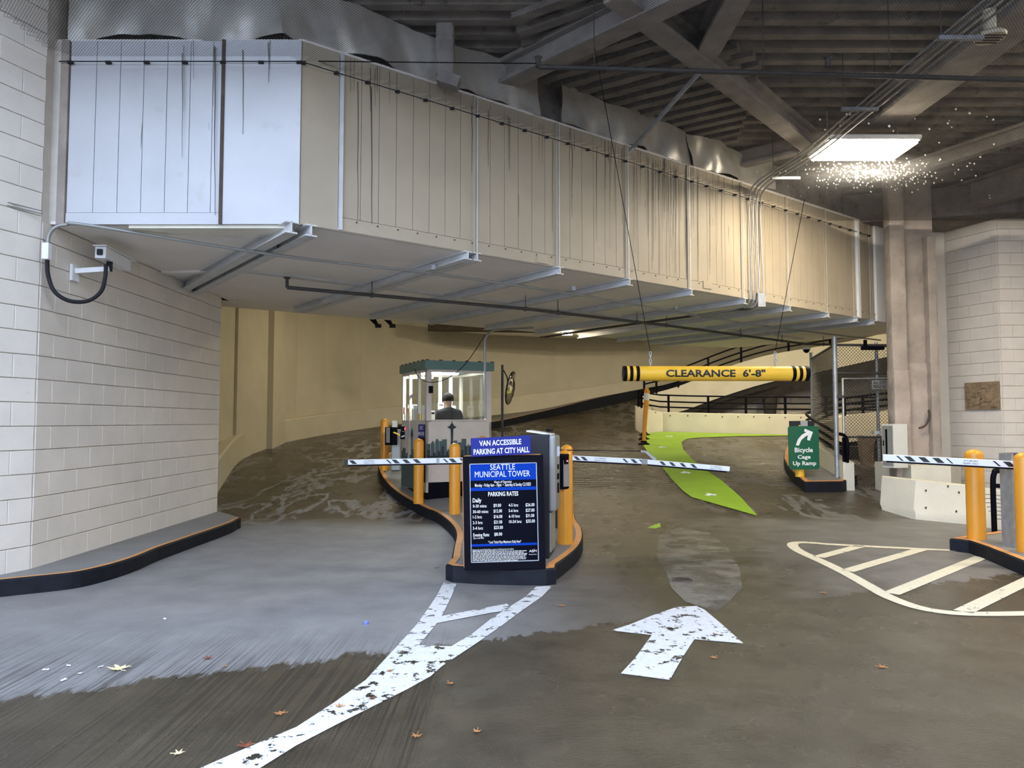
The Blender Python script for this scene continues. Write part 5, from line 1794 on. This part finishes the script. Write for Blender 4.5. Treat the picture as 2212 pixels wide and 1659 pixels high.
q.build('slab_edge', 'void', w2)
rl = thing('loop_railing', at(1752, 920, 16.8), 'black looped railing bending round the bicycle ramp wall behind the green sign', 'railing')
for k in (.14, .30, .46):
    near = [Vector((p.x + .08, p.y, p.z + k)) for p in nw]
    farp = [Vector((p.x + .05, p.y + .08, p.z + k)) for p in fw]
    path = [Vector((near[0].x, near[0].y, near[0].z - k))] if k > .4 else []
    path += near[0:] + [Vector((xat(1742, 16.9), 16.9, (near[-1].z + farp[0].z) / 2 + .05))] + farp
    q = MB(); q.tube(spline(path, 4), .032, 7); q.build('rail', 'black', rl, 60)
for p in (fw[2], fw[3], nw[0]):
    q = MB(); q.box(p + Vector((.06, .06, .22)), (.06, .06, .5)); q.build('post', 'black', rl)

def chain_link(mb_, a, b, z0, z1, pitch=.066, r=.0045):
    """diamond mesh between two xy points and two heights"""
    a, b = Vector(a), Vector(b)
    L = (b - a).length
    d = (b - a).normalized()
    H = z1 - z0
    k = -int(H / pitch) - 1
    while k * pitch < L:
        for sg in (1, -1):
            u0, u1 = k * pitch, k * pitch + H
            lo, hi = max(0, u0), min(L, u1)
            if hi - lo > .01:
                za, zb_ = lo - u0, hi - u0
                if sg < 0:
                    za, zb_ = H - za, H - zb_
                pa = Vector((a.x + d.x * lo, a.y + d.y * lo, z0 + za))
                pb_ = Vector((a.x + d.x * hi, a.y + d.y * hi, z0 + zb_))
                mb_.tube([pa, pb_], r, 3)
        k += 1
FD = 14.0
fa, fb = Vector((xat(1806, FD), FD, 0)), Vector((xat(1985, FD + .1), FD + .1, 0))
fbk = Vector((xat(1755, 17.3), 17.3, 0))
zpost = at(1806, 727, FD).z
cage = thing('chain_link_fence', (fa.x, fa.y, field(FD)), 'tall chain-link cage fence with gate beside the fireproofed pillar', 'fence')
q = MB(); q.tube([(fa.x, fa.y, .1), (fa.x, fa.y, zpost)], .045, 10); q.build('post', 'galv', cage, 50)
q = MB(); q.tube([(fbk.x, fbk.y, .5), (fbk.x, fbk.y, 3.2)], .035, 10); q.build('post', 'galv', cage, 50)
p = Vector((xat(1897, 14.15), 14.15, 0))
q = MB(); q.tube([(p.x, p.y, .2), (p.x, p.y, 3.1)], .03, 10); q.build('post', 'galv', cage, 50)
zt, zm = at(1830, 745, FD).z, at(1830, 806, FD).z
for z in (zt, zm):
    q = MB(); q.tube([(fa.x, fa.y, z), (fb.x, fb.y, z)], .024, 8); q.build('rail', 'dark_pipe', cage, 50)
q = MB(); q.tube([(fa.x, fa.y, zt), (fbk.x, fbk.y, 3.05)], .022, 8); q.build('rail', 'dark_pipe', cage, 50)
q = MB(); chain_link(q, (fa.x, fa.y), (fb.x, fb.y), zm, zt); q.build('chain_link_mesh', 'dark_pipe', cage)['kind'] = 'stuff'  # dark colour carries the backlit look of the wire
q = MB(); chain_link(q, (fa.x, fa.y), (fbk.x, fbk.y), 1.0, 3.03, .075, .0038); q.build('chain_link_mesh', 'dark_pipe', cage)['kind'] = 'stuff'  # backlit darkness put into the mesh colour here too
gx = xat(1821, FD)
gz0, gz1 = at(1825, 1066, FD).z, at(1825, 818, FD).z
gate = thing('chain_link_gate', (gx, FD, gz0), 'chain-link gate leaf with a small metal plate, left of the grey cabinet', 'gate')
gx1 = xat(1935, FD)
q = MB(); q.tube([(gx, FD - .02, gz0), (gx, FD - .02, gz1), (gx1, FD - .02, gz1)], .024, 8); q.build('frame', 'galv', gate, 50)
zmid = at(1850, 944, FD).z
for z in (zmid, gz0 + .03):
    q = MB(); q.tube([(gx, FD - .02, z), (gx1, FD - .02, z)], .02, 8); q.build('rail', 'dark_pipe', gate, 50)
q = MB(); chain_link(q, (gx, FD - .02), (gx1, FD - .02), gz0, gz1); q.build('chain_link_mesh', 'dark_pipe', gate)['kind'] = 'stuff'  # gate wire coloured dark to stand in for backlighting
for z in (gz0 + .3, gz1 - .35):
    q = MB(); q.box((gx - .06, FD - .03, z), (.14, .04, .05)); q.build('hinge', 'dark_pipe', gate)
cs_ = at(1900, 831, FD - .05)
q = MB(Matrix.Translation(cs_)); q.box((0, 0, 0), (.30, .01, .17)); pl_ = q.build('maker_plate', 'grey', gate)
q = MB(Matrix.Translation(cs_)); text(q, 'ALL CITY', -.125, .125, .012, .066, -.008, .025); q.build('lettering', 'text_black', pl_)
q = MB(Matrix.Translation(cs_)); text(q, 'FENCE CO.', -.125, .125, -.062, -.008, -.008, .025); q.build('lettering', 'text_black', pl_)
op = at(1885, 752, FD - .1)
t = thing('gate_closer', op, 'dark gate closer arm on the cage top rail', 'gate closer')
q = MB(); q.box(op, (.42, .1, .07), bev=.01); q.build('body', 'black', t)
q = MB(); q.box(op + Vector((-.14, 0, .09)), (.05, .05, .14)); q.build('lug', 'black', t)
dc = at(1742, 757, 16.9)
t = thing('dome_camera', dc, 'small dark dome camera beside the cage corner post', 'camera')
q = MB(); q.lathe(dc, [(.06, .08), (.09, .06), (.09, .02)], 14); q.build('mount', 'white', t, 50)
q = MB(); q.lathe(dc, [(.02, -.06), (.055, -.035), (.075, .0), (.075, .02)], 14); q.build('dome', 'black', t, 50)
# things seen through the gate
p = at(1872, 1040, 16.5)
q = MB(); q.tube([(p.x, 16.5, .15), (p.x + .01, 16.5, .6), (p.x, 16.5, 1.0), (p.x + .03, 16.5, 1.2)], [.13, .14, .17, .20], 9)
tag(q.build('timber_prop', 'wood', None, 60), 'rough brown prop standing behind the chain-link gate', 'post')
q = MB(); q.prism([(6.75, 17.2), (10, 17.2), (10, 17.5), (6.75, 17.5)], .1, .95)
struct('wall_cage_dark_void', q, 'void')  # dark panel added in place of the shaded void under the ramp

# ================================================================== FIREPROOFED COLUMN, CABINET, CONCRETE BARRIER
def rough_box(x0, x1, y0, y1, z0, z1, amp, seed):
    rnd = random.Random(seed)
    q = MB()
    per_ = []
    nx = 5
    for i in range(nx): per_.append((x0 + (x1 - x0) * i / nx, y0))
    for i in range(nx): per_.append((x1, y0 + (y1 - y0) * i / nx))
    for i in range(nx): per_.append((x1 - (x1 - x0) * i / nx, y1))
    for i in range(nx): per_.append((x0, y1 - (y1 - y0) * i / nx))
    cx, cy = (x0 + x1) / 2, (y0 + y1) / 2
    rows = []
    nz = int((z1 - z0) / .07)
    for k in range(nz + 1):
        z = z0 + (z1 - z0) * k / nz
        row = []
        for (x, y) in per_:
            s = rnd.uniform(-amp, amp)
            corner = .93 if (abs(x - cx) > (x1 - x0) * .49 and abs(y - cy) > (y1 - y0) * .49) else 1.0
            row.append((cx + (x - cx) * corner + s, cy + (y - cy) * corner + s, z))
        row.append(row[0])
        rows.append(row)
    q.grid(rows)
    return q
col = rough_box(xat(1918, 13.12), xat(1966, 12.9), 12.9, 13.12, .55, 6.0, .008, 1)
c2 = rough_box(xat(1962, 13.1), xat(2030, 13.1), 13.1, 13.6, .55, 6.0, .012, 2)
col.add(c2.v, c2.f)
c3 = rough_box(xat(2014, 12.95), xat(2034, 12.95), 12.95, 13.2, .55, 4.9, .008, 3)
col.add(c3.v, c3.f)
pil = struct('column_fireproofed', col, 'fire_col', 60)
q = rough_box(xat(1917, 13.14), xat(1968, 12.9), 12.88, 13.14, .55, at(1950, 800, 12.9).z, .008, 4)
q2 = rough_box(xat(1960, 13.1), xat(2032, 13.1), 13.07, 13.65, .55, at(1990, 785, 13.1).z, .01, 6)
q.add(q2.v, q2.f)
q.build('lower_coating', 'fire_low', pil, 60)
q = MB()
q.tube(spline([at(1985, 925, 12.98), at(2000, 918, 12.97), at(2007, 900, 12.97), at(2006, 885, 12.97)], 4), .018, 6)
q.build('bent_bar', 'rust', pil, 50)
q = MB(); q.prism([(xat(1962, 12.7), 12.65), (xat(2047, 12.7), 12.65), (8.6, 13.9), (6.95, 13.9)], 0.0, .78); q.build('plinth', 'white_conc', pil)
q = MB(); q.box(((xat(2040, 14.2) + 8.7) / 2, 14.5, 3.0), (.5, .3, 4.9)); q.build('wall_return', 'block', pil)

D = 12.45
cb = at(1926, 1011, D)
t = thing('electrical_cabinet', cb, 'grey electrical cabinet mounted on the pillar above the barrier end', 'cabinet')
ch = at(1926, 916, D).z - cb.z
mx = Matrix.Translation(cb) @ Matrix.Rotation(R(-16), 4, 'Z')
q = MB(mx); q.box((-.015, .16, ch / 2), (.34, .32, ch), bev=.006)
mx2 = Matrix.Translation(cb)
bodyq = MB(mx2)
# two visible faces: narrow door towards the gate, wide side towards the lane
e0, e1, e2 = (xat(1904, D + .22) - cb.x, .22), (xat(1929, D) - cb.x, 0), (xat(1959, D + .08) - cb.x, .08)
bodyq.prism([e0, e1, e2, (e2[0] + .02, .40), (e0[0] + .17, .45)], 0, ch)
bodyq.build('case', 'cabinet', t)
dq = MB(mx2)
v0, v1 = Vector((*e0, 0)), Vector((*e1, 0))
dv = (v1 - v0)
nrm = Vector((dv.y, -dv.x, 0)).normalized() * .008
def dpoly(f0, f1, z0, z1, off=1.0):
    a_, b_ = v0 + dv * f0 + nrm * off, v0 + dv * f1 + nrm * off
    return [(a_.x, a_.y, z0), (b_.x, b_.y, z0), (b_.x, b_.y, z1), (a_.x, a_.y, z1)]
def dslab(mb_, f0, f1, z0, z1, o0, o1):
    A_, B_ = dpoly(f0, f1, z0, z1, o0), dpoly(f0, f1, z0, z1, o1)
    mb_.add(A_ + B_, [(0, 1, 2, 3), (4, 5, 6, 7), (0, 1, 5, 4), (1, 2, 6, 5), (2, 3, 7, 6), (3, 0, 4, 7)])
dslab(dq, .06, .95, .03, ch - .03, 0, 1)
dr_ = dq.build('door', 'grey', t)
dq = MB(mx2); dslab(dq, .36, .50, .28 * ch, .88 * ch, 1, 2); dq.build('slot', 'black', dr_)
dq = MB(mx2); dslab(dq, .14, .22, .5 * ch, .62 * ch, 1, 3); dq.build('handle', 'dark_grey', dr_)
q = MB(); q.box((cb.x + .12, D + .35, cb.z + ch * .8), (.5, .1, .06)); q.build('mounting_rail', 'galv', t)

jb = [onz(1905, 1110), onz(1978, 1122), onz(2090, 1133), onz(2185, 1148), onz(2300, 1165)]
q = MB()
rows = []
for i, p in enumerate(jb):
    ty = (1030, 1038, 1050, 1066, 1085)[i]
    pxx = (1905, 1978, 2090, 2185, 2300)[i]
    tp = at(pxx, ty, p.y + .06)
    bk_ = Vector((.16, .28, 0))
    rows.append([p - Vector((0, 0, .05)), p + Vector((.0, .0, .10)), p + Vector((0, .05, .16)), tp, tp + bk_, Vector((p.x + .25, p.y + .42, -.05))])
q.grid(rows[1:])
q.add(rows[-1], [tuple(range(6))])
q.add(rows[1], [tuple(range(6))])
t = thing('concrete_barrier', (jb[1].x, jb[1].y, 0), 'white concrete traffic barrier with tyre scuffs behind the curb bollard', 'barrier')
q.build('long_section', 'white_conc', t, 30)
q = MB()
for px, py in ((2003, 1060), (2006, 1097), (2072, 1105), (2074, 1064), (2050, 1051)):
    i = 1 if px < 2090 else 2
    f = (px - (1905, 1978, 2090)[i]) / 112
    a_, b_ = rows[i], rows[i + 1]
    m_ = [u.lerp(v, f) for u, v in zip(a_, b_)]
    zz = at(px, py, m_[2].y).z
    g_ = max(0, min(1, (zz - m_[2].z) / (m_[3].z - m_[2].z)))
    q.box(m_[2].lerp(m_[3], g_), (.03, .012, .03), Matrix.Rotation(R(45), 3, 'Y'))
q.build('tie_hole', 'void', t)['kind'] = 'stuff'
q = MB(); q.grid(rows[:2]); q.add(rows[0], [tuple(range(6))]); q.build('end_section', 'white_conc', t, 30)
q = MB()
for k in range(7):
    a_ = at(2120 + k * 4, 1068 + k * 9, 10.35); b_ = at(2180, 1076 + k * 8.5, 10.0)
    q.tube(spline([a_, (a_ + b_) / 2 + Vector((0, 0, .02)), b_], 3), .004, 4)
q.build('tyre_scuff', 'dark_grey', t)

# bent black pipe guard behind the right gate
t = thing('pipe_guard', at(2140, 1060, 9.9), 'bent black pipe guard between the curb bollard and the gate post', 'guard')
q = MB(); q.tube(spline([at(2146, 1090, 9.9), at(2145, 1040, 9.9), at(2148, 1022, 9.9), at(2156, 1017, 9.9), at(2220, 1022, 9.9)], 5), .035, 8); q.build('hoop', 'black', t, 50)
q = MB(); q.tube([at(2146, 1049, 9.9), at(2220, 1054, 9.9)], .03, 8); q.build('cross_bar', 'black', t, 50)
q = MB(); q.tube([at(2146, 1085, 9.9), Vector((at(2146, 1085, 9.9).x, 9.9, 0))], .035, 8); q.build('leg', 'black', t, 50)

# round ceiling speaker at the top right
p = at(2139, 84, 7.2)
t = thing('horn_speaker', p, 'round ribbed beige speaker hanging below the wide ceiling beam', 'speaker')
mx = Matrix.Translation(p)
q = MB(mx); q.lathe((0, 0, 0), [(.14, 0), (.15, .03), (.12, .06), (.05, .07)], 20); q.build('grille', 'horn', t, 40)
q = MB(mx); q.lathe((0, 0, 0), [(.05, .06), (.06, .16), (.06, .30)], 14); q.build('neck', 'horn', t, 40)
for k in (-.08, -.03, .02, .07):
    q = MB(mx); q.box((0, k, -.004), (.22, .012, .01)); q.build('grille_slat', 'rust', t)

# ================================================================== ROAD MARKINGS
def marking(px_pts, m, label, z=.004, name='road_paint'):
    q = MB()
    q.poly([onz(x, y, 0) + Vector((0, 0, z)) for x, y in px_pts])
    return tag(q.build(name, m), label, 'road marking')
marking([(1320, 1363), (1360, 1350), (1410, 1330), (1462, 1312), (1505, 1310), (1522, 1318), (1560, 1350), (1606, 1391), (1500, 1382), (1475, 1420), (1447, 1470), (1395, 1463), (1341, 1456), (1370, 1425), (1408, 1373)], 'road_white',
        'worn white arrow painted on the wet entry lane', name='painted_arrow')
def ribbon(px_pts, w, m, label, parent=None, name='painted_line'):
    pts = [onz(x, y, 0) for x, y in px_pts]
    pts = spline(pts, 4) if len(pts) > 2 else pts
    rows = []
    for i, p in enumerate(pts):
        tv = (pts[min(i + 1, len(pts) - 1)] - pts[max(i - 1, 0)]).normalized()
        s = Vector((-tv.y, tv.x, 0)) * w / 2
        rows.append([p - s + Vector((0, 0, .004)), p + s + Vector((0, 0, .004))])
    q = MB(); q.grid(rows)
    return q.build(name, m, parent)
ym = thing('painted_gore', onz(960, 1400), 'worn white forked line running from the island nose to the entrance', 'road marking')
q = MB()
q.poly([onz(x, y) + Vector((0, 0, .004)) for x, y in [(958, 1259), (986, 1262), (975, 1290), (955, 1330), (938, 1355), (908, 1390), (905, 1395), (975, 1397), (1020, 1370), (1060, 1338), (1100, 1312), (1135, 1290), (1158, 1268), (1194, 1266), (1170, 1290), (1130, 1318), (1080, 1355), (1030, 1390), (985, 1420), (955, 1440), (930, 1462), (880, 1490), (800, 1530), (730, 1565), (640, 1612), (560, 1662), (430, 1662), (530, 1618), (640, 1572), (720, 1520), (790, 1470), (850, 1405), (900, 1350), (925, 1315), (945, 1285)]])
q.build('fork', 'road_white', ym)
q = MB(); q.poly([onz(x, y) + Vector((0, 0, .005)) for x, y in [(938, 1335), (1095, 1305), (1108, 1318), (1060, 1325), (945, 1347)]]); q.build('cross_bar', 'road_white', ym)
hm = thing('painted_hatching', onz(1950, 1250), 'cream hatched no-parking marking in front of the entry curb', 'road marking')
ribbon([(2092, 1191), (1900, 1182), (1790, 1176), (1735, 1172), (1712, 1176), (1725, 1190), (1775, 1213), (1830, 1240), (1880, 1268), (1920, 1290), (1980, 1312), (2050, 1324), (2130, 1327), (2260, 1325)], .13, 'road_cream', '', hm, 'outline')
for a_, b_ in (((1768, 1204), (1858, 1180)), ((1830, 1234), (1990, 1187)), ((1925, 1283), (2120, 1204)), ((2080, 1322), (2240, 1245))):
    ribbon([a_, b_], .14, 'road_cream', '', hm, 'hatch_bar')
q = MB()
q.poly([onz(x, y) + Vector((0, 0, .002)) for x, y in [(1425, 1150), (1470, 1140), (1530, 1150), (1570, 1180), (1598, 1230), (1603, 1270), (1575, 1300), (1545, 1322), (1480, 1300), (1450, 1270), (1440, 1240), (1418, 1200)]])
tag(q.build('slab_patch', 'patch'), 'pale worn slab patch around the drain, beyond the white arrow', 'road marking')
dp = onz(1474, 1253)
t = thing('drain_cover', dp, 'small round dark drain cover set in the pale patch', 'drain')
q = MB(); q.lathe(dp, [(.10, 0), (.10, .008), (.085, .010)], 20); q.build('cover', 'rust', t)
q = MB()
for k in range(-3, 4):
    q.box(dp + Vector((k * .022, 0, .0105)), (.008, .12, .002))
q.build('slot', 'black', t)
q = MB()
q.poly([onz(x, y) + Vector((0, 0, .002)) for x, y in [(1398, 1140), (1410, 1135), (1425, 1130), (1428, 1138), (1415, 1142)]])
tag(q.build('green_paint_splash', 'lane_green'), 'small splash of green paint on the entry lane', 'road marking')

# ================================================================== FALLEN LEAVES and scraps
LEAFO = []
for k in range(5):                       # five pointed lobes
    a0 = R(90 + (k - 2) * 58)
    LEAFO += [(math.cos(a0 - R(20)) * .5, math.sin(a0 - R(20)) * .5), (math.cos(a0 - R(9)) * .62, math.sin(a0 - R(9)) * .62), (math.cos(a0) * (1.0 if k == 2 else .85), math.sin(a0) * (1.0 if k == 2 else .85)),
              (math.cos(a0 + R(9)) * .62, math.sin(a0 + R(9)) * .62), (math.cos(a0 + R(24)) * .34, math.sin(a0 + R(24)) * .34)]
LEAFO += [(-.2, -.2), (.0, -.25), (.2, -.2)]
LEAFO.sort(key=lambda p: math.atan2(p[1], p[0]))
def leaf(px, py, size, m, label, seed, on=None):
    rnd = random.Random(seed)
    p = on if on is not None else onz(px, py, 0)
    t = thing('fallen_leaf', p, label, 'leaf', 'fallen leaves')
    yaw = rnd.uniform(0, 6.28)
    q = MB(Matrix.Translation(p) @ Matrix.Rotation(yaw, 4, 'Z'))
    n = len(LEAFO)
    cup = rnd.uniform(.1, .4)
    vs = [(0, 0, .006)] + [(x * size, y * size, .006 + cup * size * (x * x + y * y) * (1 if rnd.random() < .7 else .3)) for x, y in LEAFO]
    q.add(vs, [(0, 1 + i, 1 + (i + 1) % n) for i in range(n)])
    q.build('blade', m, t)
    q = MB(Matrix.Translation(p) @ Matrix.Rotation(yaw, 4, 'Z')); q.tube([(0, -.02 * 0, .008), (.02 * size, -.5 * size, .008), (.1 * size, -.95 * size, .012)], .0022, 5); q.build('stalk', m, t)
leaf(257, 1447, .085, 'leaf_yellow', 'pale yellow maple leaf lying on the dry slab, the largest leaf', 1)
leaf(449, 1424, .04, 'leaf_red', 'small reddish leaf on the pale slab right of the yellow leaf', 2)
leaf(486, 1441, .02, 'leaf_brown', 'tiny orange leaf scrap below the small reddish leaf', 3)
leaf(606, 1543, .042, 'leaf_brown', 'orange-brown leaf on the grooved slab above the white line', 4)
leaf(530, 1613, .055, 'leaf_red', 'dark red leaf lying on the upper edge of the white line near the camera', 5)
leaf(384, 1630, .035, 'leaf_yellow', 'small green-yellow leaf on the grooves near the bottom edge', 6)
leaf(842, 1451, .03, 'leaf_brown', 'orange leaf on the wide white paint below the fork', 7)
leaf(734, 1528, .032, 'leaf_brown', 'brown leaf lying across the white line, lower of two on it', 8)
leaf(804, 1511, .028, 'leaf_red', 'red leaf at the lower edge of the wide white line', 9)
leaf(972, 1478, .033, 'leaf_brown', 'brown leaf on the wet lane right below the white fork', 10)
leaf(1030, 1582, .03, 'leaf_brown', 'brown leaf alone on the dark wet slab near the bottom', 11)
leaf(900, 1592, .035, 'leaf_brown', 'faded orange leaf at the groove edge near the bottom', 12)
leaf(943, 1228, .03, 'leaf_red', 'dark red leaf left of the island nose', 13)
leaf(892, 1114, .035, 'leaf_yellow', 'yellow leaf beside the curved island curb', 14)
leaf(1213, 1310, .045, 'leaf_brown', 'flat brown leaf on the lane beyond the right fork line', 15)
leaf(1543, 1422, .035, 'leaf_brown', 'tan leaf on the wet lane right of the arrow stem', 16)
leaf(1545, 1372, .03, 'leaf_red', 'reddish leaf lying on the right head of the arrow', 17)
leaf(1778, 1282, .035, 'leaf_brown', 'tan leaf outside the hatched marking', 18)
leaf(1905, 1443, .04, 'leaf_brown', 'brown leaf on the smooth floor below the hatched marking', 19)
for i, (x, y, lab) in enumerate(((99, 1448, 'white scrap on the pale slab, first from the wall side'), (138, 1470, 'white scrap nearest to the wet edge'), (148, 1439, 'white scrap above the others by the yellow leaf'), (172, 1456, 'white scrap in the middle of the scatter'), (217, 1442, 'white scrap touching the yellow leaf tip'), (356, 1338, 'white scrap alone on the slab, far above the yellow leaf'))):
    p = onz(x, y, 0)
    q = MB(Matrix.Translation(p) @ Matrix.Rotation(i * 1.1, 4, 'Z'))
    q.add([(-.02, -.008, .004), (.0, -.013, .006), (.02, -.004, .004), (.014, .010, .010), (-.006, .012, .005), (-.02, .006, .009), (0, 0, .007)], [(0, 1, 6), (1, 2, 6), (2, 3, 6), (3, 4, 6), (4, 5, 6), (5, 0, 6)])
    tag(q.build('paper_scrap', 'paper'), lab, 'litter', 'white scraps on the slab')
p = onz(791, 1348, 0)
q = MB(Matrix.Translation(p)); q.lathe((0, 0, 0), [(.018, 0), (.02, .006), (.02, .02), (.016, .024)], 14)
tag(q.build('bottle_cap', mat('cap_blue', (0.16, 0.2, 0.5), 0.4), None, 40), 'small blue bottle cap on the dry exit lane', 'litter')
